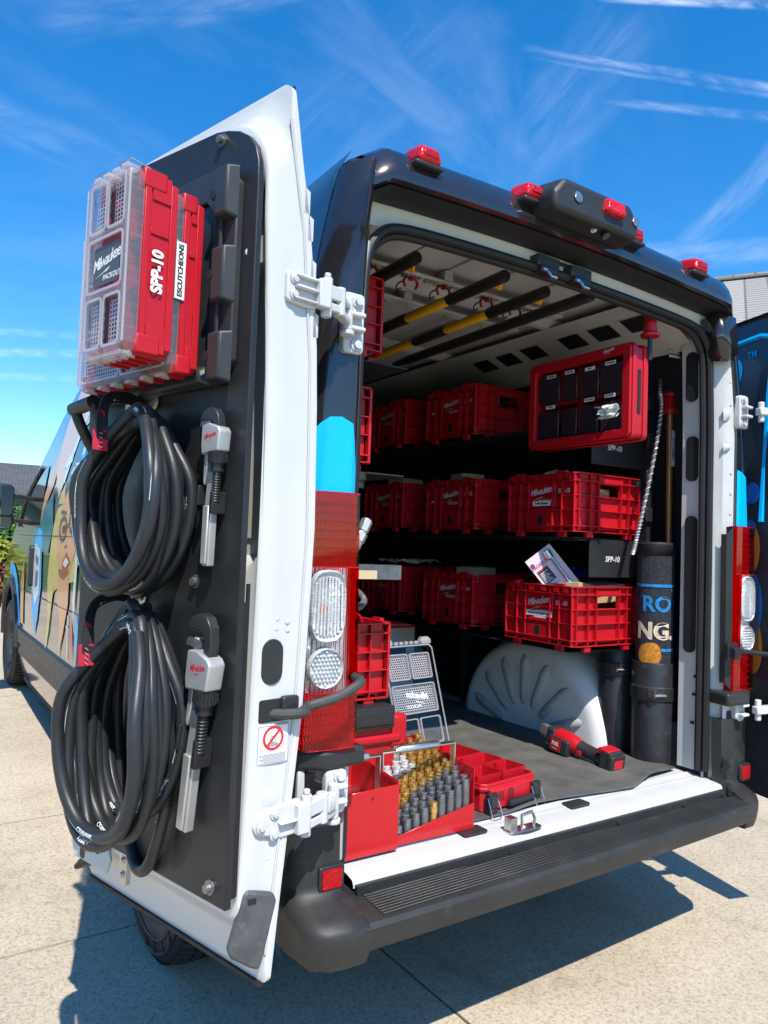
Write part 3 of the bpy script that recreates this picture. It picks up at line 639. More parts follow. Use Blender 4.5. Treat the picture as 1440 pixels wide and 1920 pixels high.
for s in (-1, 1):
    b = MB(); ZL = [.40,.405,.415,.43,.445,.46,.475,.485,.498,.51,.522,.535,.548,.56,.59,.62,.70,.735 if s < 0 else .782]
    def cp(z, k):
        bulge = (.62 if s > 0 else 1)*lerp(z, [(.355,.03),(.375,.06),(.40,.105),(.425,.118),(.46,.124),(.485,.122),(.498,.114),(.512,.070),(.526,.024),(.548,.006),(.62,.0),(.74,-.004)])-(.03 if s > 0 and z > .53 else 0)
        xo = X(z)+.012+((.032 if z > .56 else -.022) if s > 0 else 0); P = [(xo-.01,.40),(xo-.01,.10),(xo-.008,.02),(xo-.022,-.025),(xo-.06,-.052),(.90,-.058),(.842+(.02 if z > .53 else 0),-.058),(.838+(.02 if z > .53 else 0),-.02)]
        x, y = P[k]
        if s > 0 and k >= 6: x -= .042 if z > .53 else 0
        if s > 0 and k >= 4 and z > .53: y -= .014
        return Vector((XC+s*x, y-(bulge if k >= 3 else bulge*.4*(k == 2)), z))
    b.add([tuple(cp(z, k)) for z in ZL for k in range(8)], [(i*8+k,i*8+k+1,(i+1)*8+k+1,(i+1)*8+k) for i in range(len(ZL)-1) for k in range(7)])
    zt_ = ZL[-1]; b.add([tuple(cp(zt_, k)) for k in range(8)]+[(XC+s*.86,.30,zt_)], [tuple(range(9))])
    c_ = b.build('bumper_corner', BUMPER, van, smooth=75)
    x0 = XC+s*.888 if s < 0 else XC+s*.975; y0 = -.062 if s < 0 else -.042
    b = MB(); b.prism(rrect(x0-.036,x0+.036,.536,.600,.008), y0-.006, y0+.02, 'y'); f_ = b.build('reflector_frame', BLACKMET, c_, bevel=.003)
    b = MB(); b.prism(rrect(x0-.028,x0+.028,.544,.592,.006), y0-.010, y0-.004, 'y'); b.build('reflector', LENSRED2, c_, bevel=.002)
    b = MB(); b.prism([(XC+s*.805,-.075),(XC+s*.93,-.085),(XC+s*1.005,-.045),(XC+s*1.02,.06),(XC+s*.83,.06)], .838, .888); b.build('lamp_shelf', PLASTIC, van, bevel=.012, seg=3)
    # hinge recess plate below the lamp
    b = MB(); b.box((XC+s*.84,-.052+(.02 if s > 0 else 0),.73), (XC+s*.985,-.03,.838)); pl_ = b.build('hinge_recess', WHITE, van, bevel=.004)
    if s > 0:
        b = MB(); b.prism(rrect(XC+.865,XC+.89,.762,.812,.011), -.036, -.031, 'y'); b.build('recess_slot', DARKWALL, pl_)
# tail lamps
def lamp(s):
    def lp(z, k, off=.012):
        xo = X(z)+off+(.034 if s > 0 else 0)
        xi = lerp(z, [(.86,.842),(1.5,.860)]) if s < 0 else lerp(z, [(.86,.865),(1.5,.882)]); ya = .03 if s > 0 else 0
        P = [(xo,.20),(xo,.05),(xo-.004,-.0-off*.4),(xo-.022,-.042-off*.6),(xo-.055,-.064-off),(xi+.035,-.074-off),(xi,-.070-off),(xi-.003,-.05)]
        return Vector((XC+s*P[k][0], P[k][1]+ya*(k > 1), z))
    def band(z0, z1, name, m, parent, n=8, off=.012, k0=0, k1=8):
        b = MB(); w_ = k1-k0; zs = [z0+(z1-z0)*i/n for i in range(n+1)]
        b.add([tuple(lp(z, k, off)) for z in zs for k in range(k0, k1)], [(i*w_+k,i*w_+k+1,(i+1)*w_+k+1,(i+1)*w_+k) for i in range(n) for k in range(w_-1)])
        return b.build(name, m, parent, smooth=45)
    base = band(.888, 1.522, 'tail_lamp', REFL2, van, 12, .003)
    for k in range(7):
        z = 1.365+.022*k; band(z, z+.005, 'lamp_rib', REFL2, base, 1, .0075, 1, 7)
    for k in range(5):
        z = .905+.024*k; band(z, z+.005, 'lamp_rib', REFL2, base, 1, .0075, 1, 7)
    band(1.337, 1.520, 'stop_lens', LENSTINT2, base, 8, .017)
    band(.890, 1.028, 'lower_lens', LENSTINT, base, 4, .017)
    band(1.028, 1.337, 'lens_margin', LENSTINT2, base, 6, .017, 5, 8)
    band(1.028, 1.337, 'indicator_reflector', REFL, base, 8, .0055, 0, 6)
    for z in (.889, 1.026, 1.335, 1.5195): band(z, z+.0035, 'lens_edge', LENSRED2, base, 1, .0172, 0, 8)
    band(1.030, 1.335, 'clear_lens', LENSCLR, base, 8, .030, 0, 6)
    xc_ = XC+s*.938 if s < 0 else XC+s*.962
    def blob(zc, rx, rz, name, sq):
        b = MB(); n = 20
        M = Matrix.Translation((xc_-s*.0, -.072+(.03 if s > 0 else 0), zc)) @ Matrix.Rotation(R(90), 4, 'X')
        pr = [(1,0),(1.0,.012),(.95,.018),(.90,.013),(.87,.010),(.5,.012),(.06,.013)]
        vs = []; 
        for r_, h_ in pr:
            for k in range(n):
                a = 2*PI*k/n; c, q = math.cos(a), math.sin(a); e = .62 if sq else 1
                vs.append((rx*r_*math.copysign(abs(c)**e, c), rz*r_*math.copysign(abs(q)**e, q), h_))
        b.add(vs, [(i*n+k, i*n+(k+1)%n, (i+1)*n+(k+1)%n, (i+1)*n+k) for i in range(len(pr)-1) for k in range(n)]+[tuple((len(pr)-1)*n+k for k in range(n))], M)
        o_ = b.build(name, m_, base, smooth=50)
        b = MB()
        if sq:
            for q in range(9):
                u_ = -.78+1.56*q/8; hh = .80*(1-abs(u_)**3*.5); b.cyl(M @ Vector((rx*u_, -rz*hh, .0135)), M @ Vector((rx*u_*.92, rz*hh, .0135)), rx*.075, n=6)
        else:
            for q in range(-4, 5):
                for w_ in range(-4, 5):
                    xx, yy = q*.21+(w_%2)*.1, w_*.2
                    if xx*xx+yy*yy < .66: b.lathe([(rx*.095,.010),(rx*.08,.0145),(rx*.03,.0165)], 6, M @ Matrix.Translation((xx*rx, yy*rz, 0)))
        o2 = b.build('lens_facet', m_, base, smooth=60); o2['kind'] = 'stuff'; return o_
    m_ = MATS.get('frosted_lens') or lens('frosted_lens', (.55,.56,.57), (1.0,1.0,1.0), 95, .15)
    blob(1.240, .050, .090, 'indicator_lens', True); blob(1.088, .049, .050, 'reversing_lens', False)
    if s < 0:
        b = MB(); b.cyl((xc_-.015,-.080,1.235), (xc_-.015,-.0865,1.235), .011); b.build('amber_bulb', mat('amber', (.5,.12,.03), .3), base)
lamp(-1); lamp(1)
b = MB(); b.add([(XC+.868,-.049,z) for z in (.89,1.52)]+[(XC+.838,-.040,z) for z in (1.49,.92)], [(0,1,2,3)]); b.add([(XC+.868,-.049,.89),(XC+.868,-.049,1.52),(XC+.868,-.02,1.52),(XC+.868,-.02,.89)], [(0,1,2,3)])
b.add([(XC+.838,-.040,.92),(XC+.838,-.040,1.49),(XC+.834,-.02,1.49),(XC+.834,-.02,.92)], [(0,1,2,3)]); b.build('lamp_gasket', BLACKMET, van)
# cyan vinyl above the lamps
def cyan(s):
    def q(z, t):
        k = t*5; 
        k0 = min(4, int(k)); f = k-k0
        if s < 0: a, c = pil(s, z, k0), pil(s, z, k0+1)
        else:
            xb = lerp(z, [(.7,.895),(1.5,.905),(1.9,.908)]); P = [pil(s,z,0),pil(s,z,1),pil(s,z,2),pil(s,z,3),Vector((XC+xb+.02,-.037,z)),Vector((XC+xb,-.036,z))]; a, c = P[k0], P[k0+1]
        p = a.lerp(c, f); return p+Vector((s*.0025*(1 if t < .5 else 0), -.0025, 0))
    top = lambda t: lerp(t, [(0,1.46),(.2,1.56),(.4,1.66),(.5,1.695),(.6,1.712),(.7,1.715),(.8,1.70),(.9,1.66),(1,1.59)]) if s < 0 else lerp(t, [(0,1.56),(.3,1.66),(.5,1.71),(.75,1.74),(1,1.745)])
    b = MB(); b.grid(lambda u, v: q(1.521+(max(1.53,top(u))-1.521)*v, u), 30, 8); b.build('cyan_panel', BLUE, van, smooth=60)
cyan(-1); cyan(1)
# marker lamps on the roof edge, camera housing in the middle
def marker(x, z, y):
    b = MB()
    M = Matrix.Translation((x, y, z-.004)) @ Matrix.Diagonal((.9,.9,.9,1))
    b.add([(-.047,-.060,-.034),(.047,-.060,-.034),(.050,.09,-.03),(-.050,.09,-.03),(-.038,-.052,.018),(.038,-.052,.018),(.034,.03,.034),(-.034,.03,.034)],[(0,1,5,4),(1,2,6,5),(2,3,7,6),(3,0,4,7),(4,5,6,7),(3,2,1,0)], M)
    o = b.build('marker_lamp', LENSRED, van, bevel=.015, seg=4)
    b = MB(); b.add([(-.053,-.056,-.048),(.053,-.056,-.048),(.058,.11,-.045),(-.058,.11,-.045),(-.052,-.052,-.032),(.052,-.052,-.032),(.054,.10,-.022),(-.054,.10,-.022)],[(0,1,5,4),(1,2,6,5),(2,3,7,6),(3,0,4,7),(4,5,6,7),(3,2,1,0)], M); b.build('lamp_base', PLASTIC, o, bevel=.006)
    b = MB(); b.cbox((0,-.058,-.008), (.055,.006,.022), M); b.build('lamp_core', LENSRED2, o, bevel=.003)
for x, z, y in ((-.655,2.478,-.04),(-.262,2.492,-.05),(.212,2.492,-.05),(.600,2.480,-.04)): marker(x, z, y)
b = MB(); P_ = [(-.16,2.425),(.33,2.425),(.335,2.50),(.28,2.565),(-.11,2.565),(-.165,2.50)]
b.add([((x-.085)*.92-.06,-.165+.0*(z-2.4),z+.010) for x, z in [(-.12,2.40),(.29,2.40),(.30,2.455),(.25,2.505),(-.08,2.505),(-.13,2.455)]]+[((x-.085)*.92-.02,.10,z) for x, z in P_], [(0,1,2,3,4,5),(11,10,9,8,7,6)]+[(i,(i+1)%6,6+(i+1)%6,6+i) for i in range(6)])
hs_ = b.build('camera_housing', PLASTIC, van, bevel=.016, seg=3)
b = MB(); M = Matrix.Translation((.005,-.166,2.480)); b.add([(-.045,-.02,-.024),(.045,-.02,-.024),(.05,.02,-.028),(-.05,.02,-.028),(-.04,-.016,.018),(.04,-.016,.018),(.036,.03,.03),(-.036,.03,.03)],[(0,1,5,4),(1,2,6,5),(2,3,7,6),(3,0,4,7),(4,5,6,7),(3,2,1,0)], M); b.build('marker_lamp', LENSRED, hs_, bevel=.008)
b = MB()
for x in (-.155,.115): screw(b, (x,-.166,2.468), (0,-1,.1), .012, .006)
screw(b, (-.04,-.13,2.412), (0,-.6,-1), .008, .006); b.build('screw', STEEL, hs_)
b = MB(); b.cyl((.0,-.13,2.418), (.0,-.145,2.395), .013); b.build('camera_lens', GLASSDK, hs_)
# latches under the header
for x in (-.10,.055):
    b = MB(); b.box((x-.05,.0,2.315), (x+.05,.075,2.352)); b.box((x-.038,-.004,2.296), (x+.038,.055,2.317)); la = b.build('header_latch', BLACKMET, van, bevel=.004)
    b = MB(); b.tube([(x-.005,.0,2.300),(x+.005,-.006,2.285),(x+.03,-.004,2.286),(x+.036,.005,2.300)], .005, 6); b.box((x-.03,-.006,2.298), (x-.012,.03,2.306)); b.build('latch_hook', STEEL, la)
b = MB(); b.box((-.09,.03,2.352), (.07,.07,2.364)); b.build('latch_plate', BLACKMET, van)
# hinges on the body side (right ones show their arms reaching outwards)
def body_hinge(s, z, h):
    b = MB(); x = XC+s*(.895 if s < 0 else .925); y = -.070 if s < 0 else -.040
    b.prism(rrect(x-.030,x+.030,z-h/2,z+h/2,.012), y-.014, y+.012, 'y')
    b.box((x-.022 if s > 0 else x-.02, y-.040, z-.026), (x+.02, y-.010, z-.014)); b.box((x-.02, y-.040, z+.010), (x+.02, y-.010, z+.022))
    o = b.build('body_hinge', WHITE, van, bevel=.004)
    b = MB()
    for dz in (-h*.36, h*.36): screw(b, (x+s*-.008,y-.014,z+dz), (0,-1,0), .0115, .012)
    b.build('screw', WHITE, o)
    return o
hu = body_hinge(-1, 1.955, .155); hl = body_hinge(-1, .787, .10)
for z, h in ((1.975,.13),(.818,.08)):
    o = body_hinge(1, z, h); x = XC+.95
    b = MB(); b.bar((x,-.095,z), (x+.13,-.135,z+.005), .030, .03); b.cyl((x+.02,-.097,z-.04), (x+.02,-.097,z+.04), .012); b.cyl((x+.135,-.135,z-.045), (x+.135,-.135,z+.05), .018)
    b.box((x+.11,-.165,z+.022), (x+.2,-.11,z+.036)); b.box((x+.11,-.165,z-.042), (x+.2,-.11,z-.028)); b.build('hinge_arm', WHITE, o, bevel=.004)
# right door, folded back along the far side: its outer skin with the wrap faces us past the pillar
RDM = Matrix.Translation((1.140,-.17,0)) @ Matrix(((.267,.964,0),(.964,-.267,0),(0,0,1))).to_4x4()     # x along the door, y outwards to its inner side (away from the van)
RDM = Matrix.Translation((1.140,-.17,0)) @ Matrix.Rotation(math.atan2(.964,.267), 4, 'Z')
b = MB(); prf = [(.436,.0),(.6,.018),(1.0,.055),(1.41,.07),(1.8,.06),(2.1,.03),(2.3,.0),(2.436,-.02)]
b.grid(lambda u, v: Vector((.0+.775*u, lerp(.436+2.0*v, prf), .436+2.0*v)), 6, 30); b.add([(u, y, z) for u, z in ((0,.436),(.775,.436),(.775,2.436),(0,2.436)) for y in (-.0,-.11)], [(0,1,3,2),(4,5,7,6),(6,7,1,0),(2,3,5,4),(1,7,5,3)])
rd = b.build('rear_door', mat('slate_wrap', (.030,.036,.046), .28, coat=.5, var=.1), van, smooth=50); rd.matrix_world = RDM; rd['label'] = 'far rear door folded back along the other side, showing its wrapped outer skin'
def rp(u, z, o=.003): return Vector((u, lerp(z, prf)+o, z))
b = MB(); b.tube([rp(u, z, .0) for u, z in [(.46,1.2),(.46,2.24),(.44,2.30),(.40,2.335),(.20,2.345),(.15,2.33),(.125,2.29),(.12,2.1),(.12,1.55)]], .013, 6); b.build('border', BLUE, rd)
text('TM', BLUE, rd, rp(.236,2.270,.004), (-1,0,0), (0,0,1), .040, bold=.001, name='wordmark')
RV = mat('royal_vinyl', (.02,.16,.6), .3); OV = mat('orange_vinyl', (.55,.23,.04), .3)
for cu, cz, ru, rz_, m_ in ((.335,2.20,.055,.075,BLUE),(.17,1.67,.04,.045,RV),(.18,1.52,.04,.04,RV),(.17,1.44,.05,.10,OV),(.17,1.22,.06,.13,RV),(.175,1.05,.06,.12,OV)):
    b = MB(); n = 24; b.add([tuple(rp(cu+ru*math.cos(2*PI*k/n), cz+rz_*math.sin(2*PI*k/n))) for k in range(n)], [tuple(range(n))]); b.build('graphic', m_, rd)
b = MB(); b.tube(spline([(XC+.84,-.062,1.045),(XC+.92,-.075,1.04),(XC+1.02,-.115,1.03),(XC+1.12,-.15,1.02)], 6), .010, 8); b.box((XC+.80,-.075,1.015), (XC+.865,-.055,1.075)); b.box((XC+.815,-.095,1.02), (XC+.855,-.07,1.06)); b.build('door_check_strap', RUBBER, van, bevel=.002)
# left van details: corner gutter on the right
b = MB(); b.add([(XC+.765,-.04,2.34),(XC+.85,-.055,2.335),(XC+.88,-.05,2.20),(XC+.82,-.045,2.16),(XC+.80,.02,2.17),(XC+.76,.03,2.33)], [(0,1,2,3),(0,3,4,5)]); b.build('corner_gutter', BLACKWRAP, van, solid=.01)
for s, dy, z in ((1,0,.53),(1,0,.62)):
    b = MB(); b.prism(rrect(XC+.815,XC+.845,z-.02,z+.02,.006), -.075, -.05, 'y'); screw(b, (XC+.83,-.075,z), (0,-1,0), .008, .005); b.build('trim_clip', PLASTIC, van)
# wheels
def wheel(x, y, z, s, parent, r=.345):
    M = Matrix.Translation((x, y, z)) @ Matrix.Rotation(R(-90*s) if s < 0 else R(90), 4, 'Y')
    M = Matrix.Translation((x, y, z)) @ Matrix.Rotation(R(90)*s, 4, 'Y')     # local +z points outwards
    b = MB(); pr = [(r-.125,.085),(r-.11,.10),(r-.06,.112),(r-.02,.105),(r-.004,.088),(r,.07),(r,-.07),(r-.004,-.088),(r-.03,-.106),(r-.11,-.10)]
    b.lathe(pr, 64, M, cap=False)
    w0 = b.build('wheel', RUBBER, parent, smooth=40)
    b = MB()
    for k in range(60):
        a0 = 2*PI*k/60
        for (z0, z1, tw) in ((.045,.092,.5),(-.092,-.045,-.5)):
            vs = []
            for zz, da in ((z0, 0), (z1, tw*.04)):
                for aa in (0, .07):
                    for rr in (r-.002, r+.009 if abs(zz) < .08 else r+.001): a = a0+da+aa; vs.append((rr*math.cos(a), rr*math.sin(a), zz))
            b.add(vs, [(0,2,3,1),(4,5,7,6),(1,3,7,5),(0,1,5,4),(2,6,7,3)], M)
        for zz in (-.022, .022):
            vs = []
            for q in (zz-.014, zz+.014):
                for aa in (0, .085):
                    for rr in (r-.002, r+.009): a = a0+aa; vs.append((rr*math.cos(a), rr*math.sin(a), q))
            b.add(vs, [(0,2,3,1),(4,5,7,6),(1,3,7,5),(0,1,5,4),(2,6,7,3)], M)
    o = b.build('tread', mat('tyre_tread', (.017,.017,.017), .75), w0); o['kind'] = 'stuff'
    b = MB(); 
    for rr in (r-.035, r-.075): b.lathe([(rr+.006,.1095),(rr,.1135),(rr-.006,.1095)], 64, M, cap=False)
    for k in range(22):
        a = k*2*PI/22
        if k % 11 < 4: b.cbox((0,0,0), (.030,.020,.004), M @ Matrix.Rotation(a, 4, 'Z') @ Matrix.Translation((r-.055,0,.112)))
    b.build('sidewall_band', RUBBER, w0)
    b = MB(); b.lathe([(r-.125,.085),(r-.135,.095),(r-.15,.08),(r-.165,.03),(.09,.03),(.085,.06),(.05,.075),(.001,.078)], 40, M, cap=False)
    for k in range(5):
        a = k*2*PI/5; b.prism([(.08,-.02),(.20,-.035),(.20,.035),(.08,.02)], .03, .055, 'z', M @ Matrix.Rotation(a, 4, 'Z')); b.cyl(M @ Vector((.055*math.cos(a+.6),.055*math.sin(a+.6),.07)), M @ Vector((.055*math.cos(a+.6),.055*math.sin(a+.6),.088)), .009, n=6)
    b.build('rim', mat('wheel_steel', (.06,.06,.065), .4, metal=.6), w0, smooth=35)
wheel(XC-.912, .94, .310, -1, van, .36); wheel(XC+.875, .86, .295, 1, van); wheel(XC-.895, 4.98, .345+gz(4.98), -1, van); wheel(XC+.865, 4.98, .345+gz(4.98), 1, van)
b = MB(); b.cyl((-.8,.86,.345), (.8,.86,.345), .05); b.bar((-.45,.45,.3), (-.45,1.3,.3), .08, .04); b.bar((.45,.45,.3), (.45,1.3,.3), .08, .04); b.build('rear_axle', BLACKMET, van)
# cab: windows, mirror, handle, door lines
def sidepoly(poly, m, name, off=.004, s=-1, parent=van, dz=.12):
    me = bmesh.new(); f = me.faces.new([me.verts.new((0, y, z)) for y, z in poly]); me.normal_update()
    zs = [p[1] for p in poly]; z = min(zs)+dz*.5
    while z < max(zs):
        g = bmesh.ops.bisect_plane(me, geom=me.verts[:]+me.edges[:]+me.faces[:], plane_co=(0,0,z), plane_no=(0,0,1)); z += dz
    y = min(p[0] for p in poly)+.2
    while y < max(p[0] for p in poly):
        bmesh.ops.bisect_plane(me, geom=me.verts[:]+me.edges[:]+me.faces[:], plane_co=(0,y,0), plane_no=(0,1,0)); y += .25
    bmesh.ops.triangulate(me, faces=[f for f in me.faces if len(f.verts) > 4])
    me.verts.index_update(); b = MB(); b.add([tuple(side(s, v.co.y, v.co.z, off)) for v in me.verts], [tuple(v.index for v in f.verts) for f in me.faces]); me.free()
    o = b.build(name, m, parent, smooth=60); o.data.flip_normals() if False else None; return o
VG = lambda n, c: mat(n, c, .30, coat=.3)
SKIN = VG('peach_vinyl', (.74,.34,.15)); SKIN2 = VG('pale_peach_vinyl', (.78,.46,.30)); HAIR = VG('yellow_vinyl', (.66,.50,.14)); TEAL = VG('teal_vinyl', (.02,.20,.24)); NAVY = VG('navy_vinyl', (.02,.07,.12)); WV = VG('white_vinyl', (.75,.75,.74)); GREYV = VG('grey_vinyl', (.16,.18,.20)); LINE = VG('dark_line_vinyl', (.02,.015,.02)); LIPS = VG('red_vinyl', (.5,.02,.03)); CY = BLUE
wrap = sidepoly([(1.85,1.86),(2.2,1.9),(2.2,1.98),(1.85,1.98)], CY, 'wrap_graphic')
def G(poly, m, lvl=0): return sidepoly(poly, m, 'graphic', .0045+.0012*lvl, parent=wrap)
# tall figure in the background of the wrap: brow, cap, neck
G([(2.20,2.28),(2.62,2.33),(3.05,2.28),(3.22,2.10),(3.28,1.95),(3.30,1.78),(3.12,1.62),(2.98,1.72),(2.75,1.98),(2.55,2.02),(2.45,2.22)], SKIN2)
G([(3.35,1.9),(3.22,2.05),(3.32,1.72),(3.6,1.55),(3.72,1.40),(3.62,1.66)], SKIN)
G([(2.40,2.28),(2.46,2.29),(2.80,1.98),(3.02,1.72),(2.98,1.70),(2.74,1.95)], WV, 1)
G([(2.82,1.88),(2.95,1.86),(3.04,1.80),(2.94,1.79),(2.84,1.82)], WV, 2)
G([(2.80,2.05),(3.0,2.08),(3.0,2.06),(2.80,2.03)], LINE, 2)
# cap and shoulders in teal / navy
G([(2.30,2.06),(2.60,1.98),(2.74,1.92),(2.95,1.68),(3.20,1.62),(3.15,1.55),(2.6,1.62),(2.35,1.75),(2.2,1.84)], NAVY)
G([(2.46,1.96),(2.52,1.98),(2.62,1.84),(2.56,1.80),(2.50,1.82)], CY, 1)
G([(2.48,1.93),(2.52,1.94),(2.58,1.84),(2.54,1.83)], WV, 2)
G([(3.30,1.66),(3.62,1.56),(3.90,1.72),(4.0,1.55),(3.95,1.30),(3.3,1.28),(3.2,1.45)], TEAL)
# foreground woman: hair, face, glasses, lips (flat vinyl shapes)
G([(2.28,1.62),(2.5,1.80),(2.78,1.78),(3.05,1.64),(3.2,1.42),(3.28,1.12),(3.24,.92),(3.05,1.06),(2.9,1.1),(2.5,1.15),(2.32,1.32)], HAIR)
G([(2.44,1.62),(2.62,1.74),(2.80,1.68),(2.95,1.56),(3.04,1.42),(3.02,1.28),(2.90,1.16),(2.78,1.14),(2.64,1.18),(2.50,1.30),(2.44,1.46)], SKIN, 1)
G([(2.62,1.22),(2.92,1.20),(2.96,1.04),(2.84,.92),(2.86,.70),(2.72,.86),(2.62,1.02)], SKIN, 1)
def ring_poly(cy, cz, ry, rz, w_, m, lvl):
    n = 16; o = [(cy+ry*math.cos(2*PI*k/n), cz+rz*math.sin(2*PI*k/n)) for k in range(n)]; i = [(cy+(ry-w_)*math.cos(2*PI*k/n), cz+(rz-w_)*math.sin(2*PI*k/n)) for k in range(n)]
    b = MB(); b.add([tuple(side(-1, y, z, .0045+.0012*lvl)) for y, z in o+i], [(k,(k+1)%n,n+(k+1)%n,n+k) for k in range(n)]); b.build('graphic', m, wrap)
ring_poly(2.86,1.43,.11,.075,.022,LINE,3); ring_poly(2.60,1.48,.11,.080,.022,LINE,3)
for y in (2.84,2.60): ring_poly(y,1.43+.05*(y<2.7),.05,.026,.018,LINE,3); ring_poly(y,1.43+.05*(y<2.7),.024,.02,.0239,LINE,4)
G([(2.70,1.47),(2.77,1.45),(2.77,1.43),(2.70,1.45)], LINE, 3)
G([(2.94,1.54),(2.80,1.53),(2.80,1.51),(2.95,1.52)], LINE, 3); G([(2.52,1.62),(2.68,1.58),(2.68,1.56),(2.52,1.60)], LINE, 3)
G([(2.60,1.25),(2.72,1.30),(2.84,1.23),(2.80,1.18),(2.70,1.19)], LIPS, 2); G([(2.63,1.25),(2.72,1.275),(2.80,1.23),(2.72,1.215)], WV, 3)
G([(2.76,1.37),(2.72,1.33),(2.78,1.32),(2.78,1.335),(2.74,1.34)], LINE, 2)
G([(2.40,1.60),(2.50,1.74),(2.62,1.80),(2.74,1.80),(2.62,1.77),(2.53,1.70),(2.44,1.58),(2.46,1.30),(2.50,1.05),(2.46,.95),(2.42,1.2)], WV, 2)
# long strands, bow shapes, badge and sleeve patch
G([(3.05,1.10),(3.24,1.05),(3.2,.95),(3.3,.70),(3.38,.58),(3.18,.80)], HAIR, 1)
G([(2.48,.86),(2.56,.95),(2.5,.72)], LIPS, 1)
G([(3.55,1.42),(3.72,1.45),(3.86,1.32),(3.92,1.05),(3.80,.85),(3.72,.72),(3.60,.84),(3.50,1.06)], CY, 1)
G([(3.58,1.30),(3.80,1.34),(3.86,1.05),(3.72,.92),(3.56,1.02)], WV, 2)
G([(3.63,1.24),(3.75,1.26),(3.74,1.21),(3.64,1.19)], GREYV, 3); G([(3.63,1.15),(3.72,1.16),(3.74,1.04),(3.64,1.06)], GREYV, 3)
G([(4.30,1.22),(4.42,1.05),(4.40,.74),(4.24,.74),(4.26,1.05)], SKIN, 1)
G([(2.10,1.62),(2.28,1.50),(2.28,1.42),(2.06,1.50),(2.06,1.80),(2.12,1.84)], CY, 1); G([(2.08,1.66),(2.26,1.56),(2.26,1.66),(2.10,1.80)], WV, 1)
G([(2.05,2.30),(2.16,2.31),(2.30,1.95),(2.18,1.95)], CY); G([(1.95,2.30),(2.05,2.30),(2.18,1.95),(2.05,1.95)], WV)
G([(2.32,.92),(2.42,1.02),(2.38,.72),(2.30,.74)], CY, 1)
G([(1.55,1.26),(1.95,1.24),(2.20,1.14),(2.42,.98),(2.36,.80),(2.20,.73),(1.9,.74),(1.6,.9)], GREYV)
G([(1.98,1.16),(2.16,1.10),(2.30,.98),(2.26,.93),(2.16,.96),(2.0,.96)], WV, 1)
G([(2.62,.96),(2.625,.72),(2.612,.72),(2.605,.96)], WV, 1); G([(2.58,.90),(2.66,.90),(2.66,.893),(2.58,.893)], WV, 1)
b = MB(); b.grid(lambda u, v: side(-1, 1.3+3.3*u, 1.385+.006*v, .006), 10, 1); b.grid(lambda u, v: side(-1, 1.3+3.2*u, .985+.005*v, .006), 10, 1); b.grid(lambda u, v: side(-1, 1.5+1.8*u, 1.945+.006*v, .004), 10, 1); b.build('panel_crease', BLACKMET, van)
sidepoly([(3.62,1.86),(3.80,1.84),(4.35,1.66),(4.62,1.46),(3.68,1.44)], GLASSDK, 'cab_window', .006)
b = MB(); b.tube(spline([side(-1,y,z,.012) for y, z in ((3.85,1.86),(4.38,1.67),(4.66,1.46))], 3), .012, 6); b.build('window_surround', PLASTIC, van)
b = MB(); b.prism(rrect(-.028,.028,-.14,.14,.025), 0, .035, 'x', Matrix.Translation(side(-1,3.86,1.18,.0)) @ Matrix.Rotation(PI,4,'Z')); b.build('cab_door_handle', PLASTIC, van, bevel=.008)
b = MB(); c = Vector((-1.215,4.05,1.575)); M = Matrix.Translation(c) @ Matrix.Rotation(R(12), 4, 'Z')
b.prism(rrect(-.105,.095,-.155,.165,.04), -.03, .09, 'y', M); mir = b.build('door_mirror', PLASTIC, van, bevel=.02, seg=3)
b = MB(); b.prism(rrect(-.092,.082,-.055,.15,.03), -.036, -.031, 'y', M); b.prism(rrect(-.092,.078,-.145,-.068,.025), -.036, -.031, 'y', M); b.build('mirror_glass', mat('mirror_glass', (.5,.5,.5), .02, metal=1), mir)
b = MB(); b.bar((-1.12,4.06,1.66), (-.95,4.1,1.64), .05, .03); b.bar((-1.12,4.06,1.49), (-.95,4.1,1.47), .05, .03); b.build('mirror_arm', PLASTIC, mir, bevel=.006)
# cyan wheel-arch sweep of the wrap by the front wheel
b = MB(); n = 16
o_ = [(4.98-.60*math.cos(PI*k/n*.62-.15), .545+.62*math.sin(PI*k/n*.62-.15)) for k in range(n+1)]; i_ = [(4.98-.515*math.cos(PI*k/n*.62-.15), .545+.53*math.sin(PI*k/n*.62-.15)) for k in range(n+1)]
b.add([tuple(side(-1, y, max(z,.71), .006)) for y, z in o_+i_], [(k, k+1, n+2+k, n+1+k) for k in range(n)]); b.build('graphic', BLUE, wrap)
